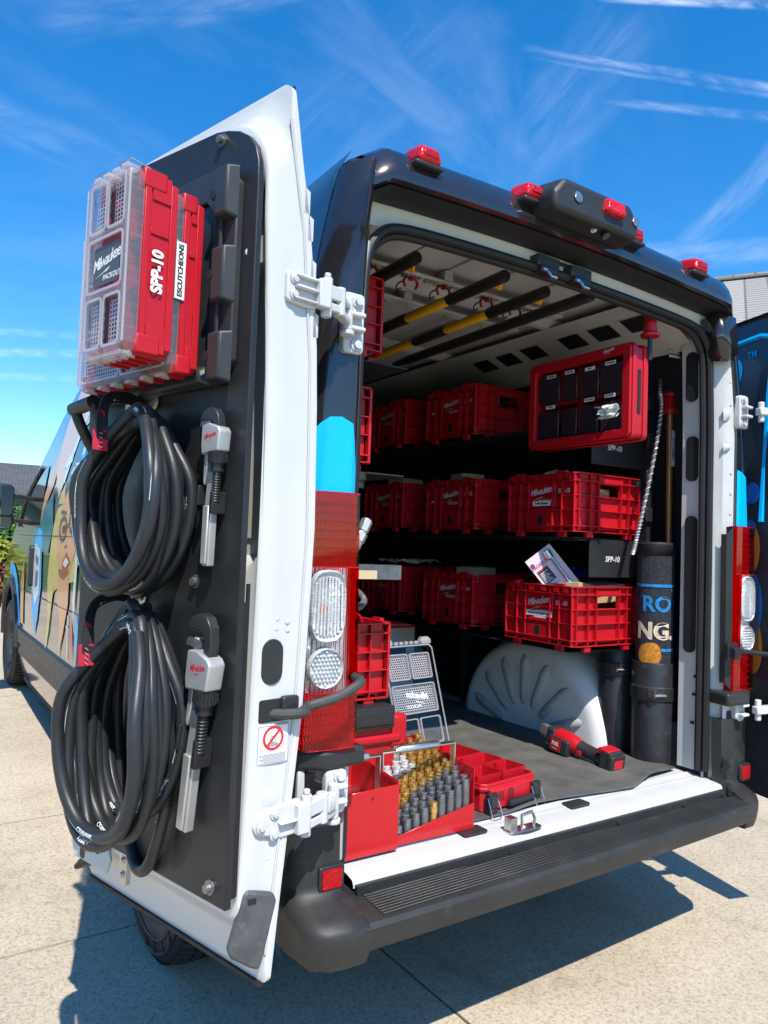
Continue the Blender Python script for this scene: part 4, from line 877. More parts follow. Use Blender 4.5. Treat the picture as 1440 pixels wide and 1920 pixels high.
# ================================================================== open left rear door and what hangs on it (door frame: x along the door, y out of its inner face, z up)
DM = Matrix.Translation((-1.10,-.17,0)) @ Matrix.Rotation(R(105.5), 4, 'Z')
OFO = [(.40,-.010),(.6,-.03),(1.0,-.075),(1.41,-.092),(1.8,-.08),(2.1,-.045),(2.3,0.0),(2.45,.028)]
OFI = [(.40,.068),(.62,.066),(1.0,.050),(1.41,.043),(1.8,.050),(2.05,.066),(2.3,.078),(2.45,.082)]
def loop(u0, u1, z0, z1, r, rb=.03, n=8, nv=14):
    P = [(u0, z0+rb+(z1-r-z0-rb)*k/nv) for k in range(nv+1)]                    # up the hinge side
    P += [(u0+r-r*math.cos(R(90*k/n)), z1-r+r*math.sin(R(90*k/n))) for k in range(1, n+1)]
    P += [(u0+r+(u1-.05-u0-r)*k/6, z1) for k in range(1, 7)]
    P += [(u1-.05+.05*math.sin(R(90*k/4)), z1-.05+.05*math.cos(R(90*k/4))) for k in range(1, 5)]
    P += [(u1, z1-.05+(z0+.05-z1+.05)*k/nv) for k in range(1, nv+1)]
    P += [(u1-.05+.05*math.cos(R(90*k/4)), z0+.05-.05*math.sin(R(90*k/4))) for k in range(1, 5)]
    P += [(u1-.05+(u0+rb-u1+.05)*k/6, z0) for k in range(1, 7)]
    P += [(u0+rb-rb*math.sin(R(90*k/4)), z0+rb-rb*math.cos(R(90*k/4))) for k in range(1, 5)]
    return P
def L3(P, f): return [Vector((u, f(z), z)) for u, z in P]
oi = lambda z: lerp(z, OFI); oo = lambda z: lerp(z, OFO)
N_ = len(loop(0,1,0,1,.1))
loops = [L3(loop(.028,.63,1.36,2.25,.10,.06), lambda z: oi(z)-.062),
         L3(loop(.020,.65,1.33,2.28,.12,.06), lambda z: oi(z)-.006),
         L3(loop(.015,.66,1.32,2.29,.12,.06), oi),
         L3(loop(.008,.70,.590,2.350,.135), oi),
         L3(loop(.002,.712,.578,2.362,.145), lambda z: oi(z)-.007),
         L3(loop(.000,.72,.565,2.372,.15), lambda z: oi(z)*.62+oo(z)*.38),
         L3(loop(-.004,.735,.52,2.385,.14), lambda z: oo(z)+.034),
         L3(loop(-.008,.745,.49,2.395,.12), lambda z: oo(z)+.020),
         L3(loop(-.010,.765,.455,2.420,.06,.02), lambda z: oo(z)+.013),
         L3(loop(-.013,.775,.436,2.432,.025,.012), lambda z: oo(z)+.008),
         L3(loop(-.013,.775,.436,2.432,.025,.012), lambda z: oo(z)-.004)]
b = MB(); b.add([tuple(p) for Lp in loops for p in Lp], [(i*N_+k, i*N_+(k+1)%N_, (i+1)*N_+(k+1)%N_, (i+1)*N_+k) for i in range(len(loops)-1) for k in range(N_)]+[tuple(range(N_))])
rear = b.build('rear_door', WHITE, van, smooth=50); rear.matrix_world = DM; rear['label'] = 'open rear door folded back with black board on its inner face'
b = MB(); b.grid(lambda u, v: (lambda z: Vector((-.011+.784*u, oo(z)-.0045, z)))(.438+1.992*v), 6, 24); b.build('outer_skin', BLACKWRAP, rear)
b = MB(); b.add([(.021,-.005,2.02),(.66,-.005,2.02),(.66,.055,2.02),(.021,.055,2.02),(.021,-.005,2.08),(.66,-.005,2.08),(.66,.058,2.08),(.021,.058,2.08)], [(0,1,5,4),(3,7,6,2),(4,5,6,7),(0,3,2,1)]); b.build('inner_panel_rib', WHITE, rear)
b = MB(); b.box((.03,-.02,1.40), (.62,-.013,2.2)); b.build('inner_panel', mat('beige_primer', (.46,.43,.37), .6, var=.08), rear)
# pressed steps along the hinge edge
b = MB()
for z in (2.18,2.12,2.02,1.98,1.90): b.add([(-.013,oo(z)+.004,z-.03),(-.013,oo(z)-.012,z-.028),(-.013,oo(z)-.012,z+.024),(-.013,oo(z)+.004,z+.03),(.01,oo(z)+.004,z-.03),(.01,oo(z)-.012,z-.028),(.01,oo(z)-.012,z+.024),(.01,oo(z)+.004,z+.03)], [(0,1,2,3),(0,4,5,1),(1,5,6,2),(2,6,7,3)])
b.build('edge_lug', WHITE, rear)
b = MB(); pth = [Vector((-.0105, oo(z)+.018, z)) for z in [.5+.05*k for k in range(38)]]; b.tube(pth, .003, 6); b.build('flange_seam', WHITE2, rear)
def edge(o_, z, d=.0): return Vector((lerp(o_, [(-.1,-.008),(-.03,-.004),(.04,.006),(.08,.03)])-d, o_, z))
# plywood board with its fuzzy edge strip
BZ0, BZ1 = .622, 2.335
bp = [(.0,BZ0),(.69,BZ0),(.69,2.375),(.16,BZ1+.006),(.115,2.330),(.075,2.315),(.04,2.292),(.015,2.262),(.003,2.225),(.0,2.18)]
b = MB(); b.prism(bp, .088, .104, 'y'); brd = b.build('backing_board', BOARD, rear, bevel=.0025)
b = MB(); b.box((.004,.076,.64), (.012,.088,1.26)); b.box((.006,.070,.64), (.011,.078,1.30)); b.build('edge_strip', mat('fuzzy_strip', (.012,.012,.013), .95, bump=1, bscale=300), rear)
b = MB()
for u, z in ((.135,2.312),(.155,1.297),(.053,.655),(.67,.68),(.60,2.335)): screw(b, (u,.104,z), (0,1,0), .0105, .014)
b.build('board_bolt', DKSTEEL, rear)
b = MB(); b.box((.418,.070,.535), (.452,.083,.618)); 
for z in (.557,.592): screw(b, (.435,.083,z), (0,1,0), .007, .006)
b.build('catch_bracket', STEEL, rear, bevel=.004)
b = MB(); b.prism([(.53,.525),(.70,.525),(.715,.56),(.70,.612),(.53,.605),(.51,.565)], .066, .074, 'y'); lp_ = rear; b.build('latch_plate', WHITE2, rear, bevel=.006)
b = MB()
for u in (.575,.605): screw(b, (u,.074,.575), (0,1,0), .008, .006)
b.prism(rrect(.64,.665,.53,.59,.01), .0735, .0750, 'y'); b.build('latch_bolt', BLACKMET, lp_)
b = MB(); b.tube([(.70,.01,.50),(.74,.02,.48),(.765,.03,.46)], [.02,.016,.008], 8); b.build('latch_pin', BLACKMET, rear)
b = MB(); b.box((.0,-.012,.427), (.74,.002,.4355)); b.build('bottom_seal', RUBBER, rear)
# edge fittings
Mz = Matrix(((0,0,-1),(1,0,0),(0,1,0))).to_4x4()     # prism xy -> (offset, z) on the hinge edge, height -> -u
def eprism(b, poly, h, d0=.0):
    c = [sum(p[0] for p in poly)/len(poly), sum(p[1] for p in poly)/len(poly)]
    ang = math.atan2(edge(c[0]+.02, c[1]).x-edge(c[0]-.02, c[1]).x, .04)
    M = Matrix.Translation(edge(c[0], c[1])) @ Matrix.Rotation(-ang, 4, 'Z') @ Mz
    b.prism([(x-c[0], y-c[1]) for x, y in poly], d0, h, 'z', M); return M
b = MB(); eprism(b, rrect(-.022,.034,1.078,1.178,.027,6), .004, -.004); b.build('edge_plug', PLASTIC, rear, bevel=.001)
b = MB(); eprism(b, rrect(-.062,.036,.996,1.046,.006), .0035, -.004); b.build('strap_pocket', BLACKMET, rear)
b = MB(); eprism(b, rrect(-.066,-.020,1.018,1.05,.008), .012, -.004); b.build('strap_cap', PLASTIC, rear, bevel=.003)
b = MB(); M = eprism(b, rrect(-.046,.036,.904,.990,.006), .0034, -.004) @ Matrix.Translation((0,0,.0029)); st = b.build('warning_sticker', PAPER, rear)
b = MB(); n = 24
for r0, r1 in ((.027,.021),):
    b.ring([(r0*math.cos(2*PI*k/n), r0*math.sin(2*PI*k/n)+.014) for k in range(n)], [(r1*math.cos(2*PI*k/n), r1*math.sin(2*PI*k/n)+.014) for k in range(n)], .0008, .0012, 'z', M)
b.add([(-.020,.031,.0013),(-.016,.035,.0013),(.020,-.003,.0013),(.016,-.007,.0013)], [(0,1,2,3)], M); b.build('prohibition_sign', RTXT, rear)
b = MB()
b.ring(rrect(-.040,.040,-.042,.042,.004), rrect(-.0385,.0385,-.0405,.0405,.004), .0007, .001, 'z', M)
for k in range(7): b.add([(-.034,-.020-.003*k,.001),(.034-.010*(k%3==2),-.020-.003*k,.001),(.034-.010*(k%3==2),-.0213-.003*k,.001),(-.034,-.0213-.003*k,.001)], [(0,1,2,3)], M)
b.ring(arc(.0,.012,.008,0,350,10), arc(.0,.012,.006,0,350,10), .0008, .0011, 'z', M); b.add([(-.012,.004,.001),(.012,.004,.001),(.015,-.004,.001),(-.015,-.004,.001)], [(0,1,2,3)], M); b.build('small_print', mat('grey_print', (.3,.3,.32), .6), rear)
b = MB(); eprism(b, [(.056,.640),(.046,.648),(-.018,.628),(-.024,.612),(.002,.50),(.012,.474),(.030,.482),(.074,.512),(.082,.53),(.066,.585)], .014, -.01); cg = rear; b.build('corner_guard', mat('worn_grey_rubber', (.07,.072,.075), .6, var=.3, vscale=14, dirt=.5, dirtcol=(.2,.2,.2)), rear, bevel=.006)
b = MB()
for o_, z in ((.035,.626),(.0,.612)): eprism(b, rrect(o_-.009,o_+.009,z-.006,z+.004,.001), .0165, .012)
b.build('guard_slot', DARKWALL, cg)
b = MB(); M = eprism(b, arc(.088,2.026,.011,0,345,14), .001, -.004); b.build('bump_stop_hole', mat('hole_dark', (.03,.03,.03), .8), rear)
b = MB(); b.lathe([(.017,-.002),(.017,.004),(.013,.006),(.010,.001)], 18, M, cap=False); b.build('hole_collar', WHITE, rear)
b = MB()
for o_, z in ((-.005,1.222),(-.032,1.214),(-.002,1.20),(-.034,1.196),(-.02,.735),(-.05,.725),(-.015,.69),(-.042,.68)): b.lathe([(.006,0),(.004,.0012),(.001,.0015)], 10, eprism(MB(), rrect(o_-.002,o_+.002,z-.002,z+.002,.0005), .001))
b.build('weld_dimple', WHITE, rear)
b = MB()
for z, dz in ((.83,.06),(.70,.02)): b.grid(lambda u, v: edge(-.05+.10*u, z-dz/2+dz*v, .004*math.sin(PI*u)*math.sin(PI*v)), 8, 8)
b.build('pressed_boss', WHITE, rear)
# hinges: long double-jointed arms between door edge and pillar
def wl(p): return DM.inverted() @ Vector(p)
def door_hinge(z, tri, bx):
    b = MB()
    if tri: poly = [(.042,z-.0),(.036,z+.018),(-.030,z+.038),(-.082,z+.040),(-.082,z-.034),(-.030,z-.036),(.034,z-.016)]
    else: poly = [(.016,z+.030),(.010,z+.036),(-.070,z+.036),(-.070,z-.036),(-.040,z-.040),(.010,z-.036),(.016,z-.030)]
    M = eprism(b, poly, .012, -.006)
    h = rear; b.build('door_hinge', WHITE, rear, bevel=.004)
    b = MB(); c = [sum(p[0] for p in poly)/len(poly), sum(p[1] for p in poly)/len(poly)]
    for dz in ((-.026,.0,.026) if not tri else (.0,)): b.box((-.070-c[0], dz+z-c[1]-.003, .010), (-.004-c[0] if not tri else -.02-c[0], dz+z-c[1]+.003, .026 if dz == 0 else .022), M)
    b.box((-.098-c[0], z-c[1]-.033, .0), (-.064-c[0], z-c[1]+.033, .030), M); b.build('hinge_leaf_rib', WHITE, h, bevel=.004)
    b = MB()
    for o_, dz in (((.022,0),(-.012,.022),(-.012,-.022)) if tri else ((-.004,.018),(-.004,-.018))): screw(b, M @ Vector((o_-c[0], z+dz-c[1], .012)), (-1,0,0), .009, .007)
    b.build('screw', WHITE, h)
    b = MB(); p0 = edge(-.095, z); p0 = Vector((-.020, -.098, z)); p2 = wl((bx, -.098, z-.004)); p1 = p0.lerp(p2, .45)+Vector((-.010,0,.004))
    b.cyl(p0+Vector((0,0,-.048)), p0+Vector((0,0,.046)), .013); b.cyl(p0+Vector((0,0,.046)), p0+Vector((0,0,.058)), .008)
    b.bar(p0+Vector((0,0,.012)), p1+Vector((0,0,.014)), .026, .034); b.bar(p0+Vector((0,0,-.022)), p1+Vector((0,0,-.020)), .022, .020)
    b.bar(p1+Vector((0,0,.012)), p2+Vector((0,0,.016)), .022, .014); b.bar(p1+Vector((0,0,-.024)), p2+Vector((0,0,-.022)), .024, .016)
    b.cyl(p1+Vector((0,0,-.035)), p1+Vector((0,0,.035)), .015); b.cyl(p2+Vector((0,0,-.042)), p2+Vector((0,0,.04)), .014); b.cyl(p2+Vector((0,0,-.055)), p2+Vector((0,0,-.042)), .019)
    if tri:
        for k in range(7): q = p1.lerp(p2, .25+.08*k)+Vector((-.012,0,.004)); b.cyl(q+Vector((0,0,-.018)), q+Vector((0,0,.022)), .006, n=6)
    b.build('hinge_arm', WHITE, h, bevel=.003)
door_hinge(1.972, False, -.905); door_hinge(.776, True, -.890)
b = MB(); pth = spline([edge(.004,1.014,.0)+Vector((.012,0,0)), edge(-.02,1.012,.012), edge(-.062,1.014,.03), wl((-1.0,-.150,1.016)), wl((-.93,-.165,1.035)), wl((-.862,-.155,1.062)), wl((-.842,-.10,1.064)), wl((-.828,-.05,1.058))], 8); b.tube(pth, .0115, 10); strap = b.build('door_check_strap', mat('cord_rubber', (.05,.05,.052), .6, var=.15), rear)
b = MB()
for k in range(26): q = pth[2+k]; b.tube([q-frames(pth)[2+k][2]*.0016, q+frames(pth)[2+k][2]*.0016], .0125, 10)
b.build('strap_spring', mat('cord_rubber', (.05,.05,.052), .6), rear)

# ---- labels stuck on the board
MLAB = DM
def dlabel(u, z, w_, h_, body, size): return sticker(rear, (u,.1045,z), (-1,0,0), (0,0,1), w_, h_, body, size=size)
dlabel(.462,1.716,.078,.036,'GARDEN HOSE',.0098); dlabel(.462,1.252,.085,.028,'GARDEN HOSE',.0098)
dlabel(.47,.742,.05,.022,'',.01)
# ---- mounting plate
def dthing(name, label, cat, u, n, z, group=None): return thing(name, label, cat, group=group, M=DM @ Matrix.Translation((u, n, z)))
PL = dthing('mounting_plate', 'black ribbed mounting plate bolted to the door board behind the red cases', 'mounting plate', .33, .104, 1.735)
def rounded8(x0, x1, z0, z1, c): return [(x0+c,z0),(x1-c,z0),(x1,z0+c),(x1,z1-c),(x1-c,z1),(x0+c,z1),(x0,z1-c),(x0,z0+c)]
PLM = mat('mount_plastic', (.030,.032,.035), .42, var=.15, vscale=12, bump=.3, bscale=500)
b = MB(); b.ring(rounded8(-.285,.285,.0,.50,.05), rounded8(-.20,.20,.045,.43,.03), 0, .020, 'y'); b.box((-.2,0,.05), (.2,.008,.43)); pb = b.build('plate_frame', PLM, PL, bevel=.006)
b = MB()
for s in (-1, 1):
    for z0, z1 in ((-.0,.115),(.175,.305),(.365,.485)):
        b.add([(s*.287,.018,z0),(s*.287,.018,z1),(s*.215,.018,z1),(s*.215,.018,z0),(s*.278,.046,z0+.006),(s*.278,.046,z1-.006),(s*.235,.046,z1-.006),(s*.235,.046,z0+.006)], [(0,1,5,4),(1,2,6,5),(2,3,7,6),(3,0,4,7),(4,5,6,7)])
b.add([(-.22,.015,.0),(.22,.015,.0),(.20,.015,.05),(-.20,.015,.05),(-.20,.036,.008),(.20,.036,.008),(.19,.036,.035),(-.19,.036,.035)], [(0,1,5,4),(1,2,6,5),(2,3,7,6),(3,0,4,7),(4,5,6,7)]); b.build('cleat', PLM, PL, bevel=.005)
b = MB()
for s in (-1, 1):
    for z in (.06,.24,.42): b.cyl((s*.232,.018,z), (s*.232,.0475,z), .011, n=14)
    for z in (.145,.335): b.cyl((s*.245,.03,z-.04), (s*.245,.03,z+.04), .005, n=8)
b.build('plate_bolt', DARKWALL, PL)  # dark studs painted to read as shaded bolt holes

# ---- organiser cases
def case(name, label, w_, d_, h_, z, u, n, front):
    """clear lidded case on its edge: red tray against the plate, lid facing out"""
    t = dthing(name, label, 'organiser case', u, n, z, None)
    td = d_*.70
    b = MB(); b.ring(rounded8(-w_/2,w_/2,0,h_,.012), rounded8(-w_/2+.006,w_/2-.006,.006,h_-.006,.010), 0, td, 'y'); b.box((-w_/2+.004,0,.004), (w_/2-.004,.004,h_-.004))
    tr = b.build('tray', RED, t, bevel=.003)
    b = MB()
    for x in (-w_/2-.0035, w_/2+.0005): b.box((x,td-.016,.02), (x+.003,td-.002,h_-.02)); b.box((x,.0,.01), (x+.004,.016,h_-.01)); b.box((x,.016,.0), (x+.006,td-.02,.055)); b.box((x,.016,h_-.055), (x+.006,td-.02,h_)); b.box((x,.018,h_*.66), (x+.002,td-.018,h_*.69))
    for k in range(5): b.box((-w_/2+w_*(k+.5)/5-.006,.004,-.008), (-w_/2+w_*(k+.5)/5+.006,td,.002))
    b.build('tray_rib', RED, t, bevel=.002)
    b = MB()
    for k in range(8): x = -w_/2+.006+(w_-.012)*k/8; 
    for x in ((-w_/6, w_/6) if w_ < .2 else (-w_/4, 0, w_/4)): b.box((x-.001,.004,.006), (x+.001,td-.002,h_-.006))
    for q in (.36,.64): b.box((-w_/2+.006,.004,h_*q-.001), (w_/2-.006,td-.002,h_*q+.001))
    b.build('divider', RED, t)
    # contents glimpsed through the windows
    b = MB(); rnd = random.Random(3)
    for k in range(26): x, zz = rnd.uniform(-w_/2+.03, w_/2-.03), rnd.uniform(.03, h_-.03); b.cbox((x,.014+rnd.random()*.01,zz), (.022,.01,.022), Matrix.Identity(4))
    b.build('small_hardware', mat('mixed_hardware', (.30,.10,.14), .5, metal=.2, var=.4), t)
    # lid: frame with five raised windows
    b = MB(); y0 = td+.0005; y1 = d_
    outl = rounded8(-w_/2-.004,w_/2+.004,-.004,h_+.004,.014)
    b.ring(outl, rounded8(-w_/2+.010,w_/2-.010,.010,h_-.010,.012), y0, y1, 'y')
    wins = []
    cw = (w_-.05)/2
    for (c, r0, r1) in ((0,.03,.30),(1,.03,.30),(2,.355,.645),(0,.70,.97),(1,.70,.97)):
        x0, x1 = (-w_/2+.018, w_/2-.018) if c == 2 else ((-w_/2+.018, -.007) if c == 0 else (.007, w_/2-.018))
        wins.append((x0, x1, h_*r0, h_*r1))
    rim = b.build('lid_rim', FROST, t, bevel=.0015, seg=1); b = MB()
    b.box((-w_/2+.009,y1-.010,.009), (w_/2-.009,y1-.0075,h_-.009))
    for x0, x1, z0, z1 in wins: b.ring(rrect(x0-.004,x1+.004,z0-.004,z1+.004,.010), rrect(x0+.004,x1-.004,z0+.004,z1-.004,.008), y1-.0070, y1-.0008, 'y')
    for k in range(14):
        zz = .02+(h_-.04)*k/14
        for x in (-w_/2-.0065, w_/2+.0042): b.box((x,y0+.002,zz), (x+.0023,y1-.003,zz+(h_-.04)/14-.006))
    lid = b.build('lid', CLEAR, t, bevel=.0015, seg=1)
    b = MB(); e_ = y1-.0058; xs_ = (-w_/2+.010, -w_/2+.015), (-.004, .004), (w_/2-.015, w_/2-.010)
    for za, zb in ((.010,h_*.03-.003),(h_*.30+.003,h_*.355-.003),(h_*.645+.003,h_*.70-.003),(h_*.97+.003,h_-.010)): b.box((-w_/2+.010,e_,za), (w_/2-.010,y1-.001,zb))
    for za, zb in ((h_*.03,h_*.30),(h_*.70,h_*.97)): b.box((-.003,e_,za), (.003,y1-.001,zb))
    for xa in (-w_/2+.010, w_/2-.015): b.box((xa,e_,.012), (xa+.005,y1-.001,h_-.012))
    b.build('lid_web', FROST, t, bevel=.001, seg=1)
    b = MB()
    fr = RIDGE
    for k in range(6):
        x = -w_/2+.01+(w_-.02)*(k+.5)/6
        b.box((x-.010,y0,-.012), (x+.010,y1-.004,-.0045)); b.box((x-.003,y0-.01,-.014), (x+.003,y0+.005,.0))
    for k in range(4): x = -w_/2+.01+(w_-.02)*(k+.5)/4; b.box((x-.012,y0,h_+.0045), (x+.012,y1-.003,h_+.011))
    for x0, x1, z0, z1 in wins: b.ring(rrect(x0-.0045,x1+.0045,z0-.0045,z1+.0045,.010), rrect(x0+.0005,x1-.0005,z0+.0005,z1-.0005,.009), y1-.0006, y1+.0012, 'y')
    for x in (-w_/2-.001, w_/2+.001): b.tube([(x,y1-.001,.01),(x,y1-.001,h_-.01)], .0025, 6)
    b.build('lid_ridge', fr, t)
    b = MB()    # honeycomb print inside the windows
    for wi, (x0, x1, z0, z1) in enumerate(wins):
        if wi == 2: continue
        s_ = .0125; j = 0; zz = z0+.006
        while zz < z1-.006:
            x = x0+.006+(s_*.866 if j % 2 else 0)
            while x < x1-.006:
                P = [(x+s_*.5*math.cos(R(60*k+30)), zz+s_*.5*math.sin(R(60*k+30))) for k in range(6)]; Q = [(x+s_*.40*math.cos(R(60*k+30)), zz+s_*.40*math.sin(R(60*k+30))) for k in range(6)]
                b.add([(p[0],y1-.0115,p[1]) for p in P+Q], [(k,(k+1)%6,6+(k+1)%6,6+k) for k in range(6)]); x += s_*.866*2*.5
            zz += s_*.75; j += 1
    o = b.build('honeycomb_print', mat('honeycomb_white', (.7,.7,.72), .4), t); o['kind'] = 'stuff'
    b = MB(); x0, x1, z0, z1 = wins[2]; b.prism(rrect(x0+.018,x1-.012,z0+.012,z1-.012,.008), y1-.0068, y1-.0060, 'y'); b.build('name_plate', mat('slate_plate', (.07,.075,.09), .4), t)
    if front: logo(WTXT, t, ((x0+x1)/2, y1-.0052, (z0+z1)/2), (-1,0,0), (0,0,1), (x1-x0)*.78)
    b = MB(); 
    for x in (-w_*.30, w_*.30):
        b.box((x-.022,.012,h_+.004), (x+.022,td-.006,h_+.020)); 
    b.build('latch', BLACKMET, t, bevel=.004)
    b = MB()
    for x in (-w_*.30, w_*.30): b.tube([(x-.02,td-.02,h_+.014),(x-.024,y1-.006,h_+.018),(x+.024,y1-.006,h_+.018),(x+.02,td-.02,h_+.014)], .0022, 6)
    b.build('latch_wire', STEEL, t)
    b = MB()
    for x in (-w_/2-.005, w_/2-.020): 
        for zz in (-.006, h_-.034): b.box((x,td*.35,zz), (x+.025,td+.004,zz+.040))
    b.build('corner_block', RED, t, bevel=.004)
    return t
c1 = case('organiser_case', 'flat red case with clear lid lying against the black plate on the door', .40, .072, .385, 1.755, .325, .154, False)
sticker(c1, (-.2065,.056,.215), (0,0,1), (0,1,0), .125, .024, 'ESCUTCHEONS', size=.0165, off=.001)
for ch in c1.children:
    pass
c2 = case('organiser_case', 'deep red case with clear five window lid mounted outermost on the door', .17, .112, .375, 1.775, .197, .230, True)
text('SPP-10', WTXT, c2, (-.0915,.042,.17), (0,0,1), (0,1,0), .036, bold=.0016, sx=.9)

# ---- hose coils
def ribbon(b, pth, fr, i0, i1, a0, a1, r):
    vs = []; fs = []
    for i in range(i0, i1):
        x, y, _ = fr[i]
        for a in (a0, (a0+a1)/2, a1): vs.append(pth[i]+(x*math.cos(a)+y*math.sin(a))*r)
    for i in range(i1-i0-1):
        for k in range(2): fs.append((i*3+k, i*3+k+1, (i+1)*3+k+1, (i+1)*3+k))
    b.add(vs, fs)
def face_angle(fr, view):
    x, y, _ = fr; return math.atan2(view.dot(y), view.dot(x))
def printed(t, pth, rad, rnd, n_str, n_txt, lo, hi):
    fr = frames(pth); b = MB(); view = Vector((.35,.9,.25)).normalized()
    for _ in range(n_str):
        i = rnd.randrange(lo, hi-14); a = face_angle(fr[i], view)+rnd.uniform(-.7,.7); ribbon(b, pth, fr, i, i+rnd.randrange(4,11), a-.09, a+.09, rad*1.015)
    b.build('printed_stripe', mat('hose_stripe', (.40,.50,.55), .5), t)
    b = MB(); seg = sum((pth[i+1]-pth[i]).length for i in range(lo, hi-1))/(hi-lo)
    for _ in range(n_txt):
        word = rnd.choice(['Continental', 'Continental', 'ATOX', '1/8 IN', 'Continental']); vs, fs = text_mesh(word, .0140 if word != '1/8 IN' else .010, .1, .0003); i = rnd.randrange(lo+8, hi-12); a = face_angle(fr[i], view)+rnd.uniform(-.5,.5); wv = []
        for vx, vy, _z in vs:
            s_ = i+vx/seg; k = max(0, min(len(pth)-2, int(math.floor(s_)))); f = s_-k; p = pth[k].lerp(pth[k+1], f); x, y, _ = fr[k]; aa = a+vy/rad; wv.append(p+(x*math.cos(aa)+y*math.sin(aa))*rad*1.02)
        b.add(wv, fs)
    o_ = b.build('lettering', WTXT, t); o_['kind'] = 'stuff'
def coil(label, zc, uc, hb, wa, nl, n0, dn, tilt, seed, rad, drop=None, topnarrow=.22):
    t = dthing('hose_coil', label, 'hose', 0, .104, 0); rnd = random.Random(seed); pts = []
    for k in range(nl):
        du, dz, da, db = rnd.uniform(-.008,.008), rnd.uniform(-.010,.008), rnd.uniform(-.026,.012), rnd.uniform(-.022,.010); 
        big = drop if (drop and k == 0) else 0
        for j in range(14):
            th = 2*PI*j/14; q = k+j/14
            u = uc+du+(tilt[0]*(q-nl/2))+(wa+da)*math.sin(th)*(1-topnarrow*max(0, math.cos(th))**1.5); v = math.cos(th)
            z = zc+dz+(hb+db)*v-(big if v < 0 else 0)*abs(v)+.006*math.sin(3*th+k)
            n = n0+dn*q+tilt[1]*math.sin(th)+.010*math.sin(2*th+k*1.7)+(0 if not big else -.01)
            w_ = max(0, min(1, (v-.2)/.8)); w_ = w_*w_*(3-2*w_); n += (n0+dn*q*.62+.008-n)*w_; u += (uc-.004*(q-nl/2)-u)*.12*w_
            pts.append((u, n, z))
    pth = spline(pts, 5); b = MB(); b.tube(pth, rad, 12); b.build('hose', HOSE, t, smooth=60)
    printed(t, pth, rad, rnd, nl*4, nl*4, 30, len(pth)-20); return t, pth
h1, p1_ = coil('upper black hose coil strapped to the door board', 1.480, .280, .200, .142, 13, .018, .0130, (-.008,.012), 4, .0132)
h2, p2_ = coil('lower black hose coil on the door with one loop hanging low', .985, .262, .240, .145, 11, .018, .0160, (-.009,.006), 9, .0140, drop=.115)
q_ = max(p2_[-120:-40], key=lambda p: p.x if .9 < p.z < 1.1 else -9) if False else min((p for p in p2_[-110:] if .98 < p.z < 1.12), key=lambda p: p.x)
b = MB(); b.cyl(q_+Vector((.020,-.01,-.05)), q_+Vector((.020,-.01,.02)), .009, n=10); b.cyl(q_+Vector((.020,-.01,-.01)), q_+Vector((.020,-.01,.005)), .013, n=6); b.build('brass_fitting', BRASS, h2)
def hang(label, u, z, n1):
    t = dthing('hose_strap', label, 'strap', u, .104, z)
    b = MB(); pth = spline([(.02,.006,.0),(-.005,.06,.008),(-.040,.128,-.008),(-.074,.160,-.050),(-.088,.167,-.090),(-.091,.168,-.118)], 6); fr = [(Vector((1,0,0)))]
    for q, qq in zip(pth, pth[1:]): b.bar(q, qq+(qq-q)*.15, .028, .004, (1,0,.3))
    b.build('webbing', mat('black_webbing', (.018,.017,.02), .8, bump=.6, bscale=300), t)
    b = MB(); b.bar((-.088,.171,-.092), (-.093,.172,-.138), .034, .005, (1,0,.1)); tb = b.build('red_tab', mat('red_webbing', (.45,.02,.05), .7, bump=.6, bscale=250), t)
    b = MB()
    for k in range(4): p = Vector((-.089,.1747,-.098)).lerp(Vector((-.0925,.1755,-.134)), k/3.5); b.bar(p+Vector((-.017,0,-.004)), p+Vector((.017,0,.004)), .0012, .0012)
    b.build('stitching', mat('pink_thread', (.7,.25,.28), .7), tb)
    b = MB(); b.lathe([(.009,0),(.009,.002),(.007,.0022)], 12, frame_m((-.076,.164,-.052), (.8,.3,0), (0,.5,.8))); b.build('red_emblem', RED, t)
    b = MB(); 
    for k in range(4): p = Vector((-.008,.072,.008)).lerp(Vector((-.044,.135,-.010)), k/4); b.bar(p, p+Vector((-.006,.010,-.006)), .010, .0015, (1,0,.3))
    b.build('white_weave', WTXT, t)
    b = MB(); screw(b, (-.026,.004,.008), (0,1,0), .017, .007); b.build('strap_screw', ALU, t); return t
hang('black strap with red tab holding the upper hose coil', .39, 1.720, .2); hang('black strap with red tab holding the lower hose coil', .40, 1.243, .2)
# black loop hook at the far edge of the board
hk = dthing('hook', 'black looped handle hook beside the upper hose coil', 'hook', .50, .104, 1.595)
b = MB(); b.tube(spline([(.005,.0,.0),(.01,.03,.03),(.02,.06,.09),(.03,.075,.13)], 4), [.014]*13, 10); b.tube(spline([(.10,.0,-.01),(.11,.03,.03),(.12,.06,.09),(.13,.07,.125)], 4), [.014]*13, 10); b.cyl((.02,.078,.135), (.14,.070,.128), .018, n=14); b.build('hook_loop', PLASTIC, hk, smooth=60)
b = MB(); b.prism(rrect(-.015,.12,-.04,.03,.01), 0, .008, 'y'); b.build('hook_plate', PLASTIC, hk, bevel=.002)

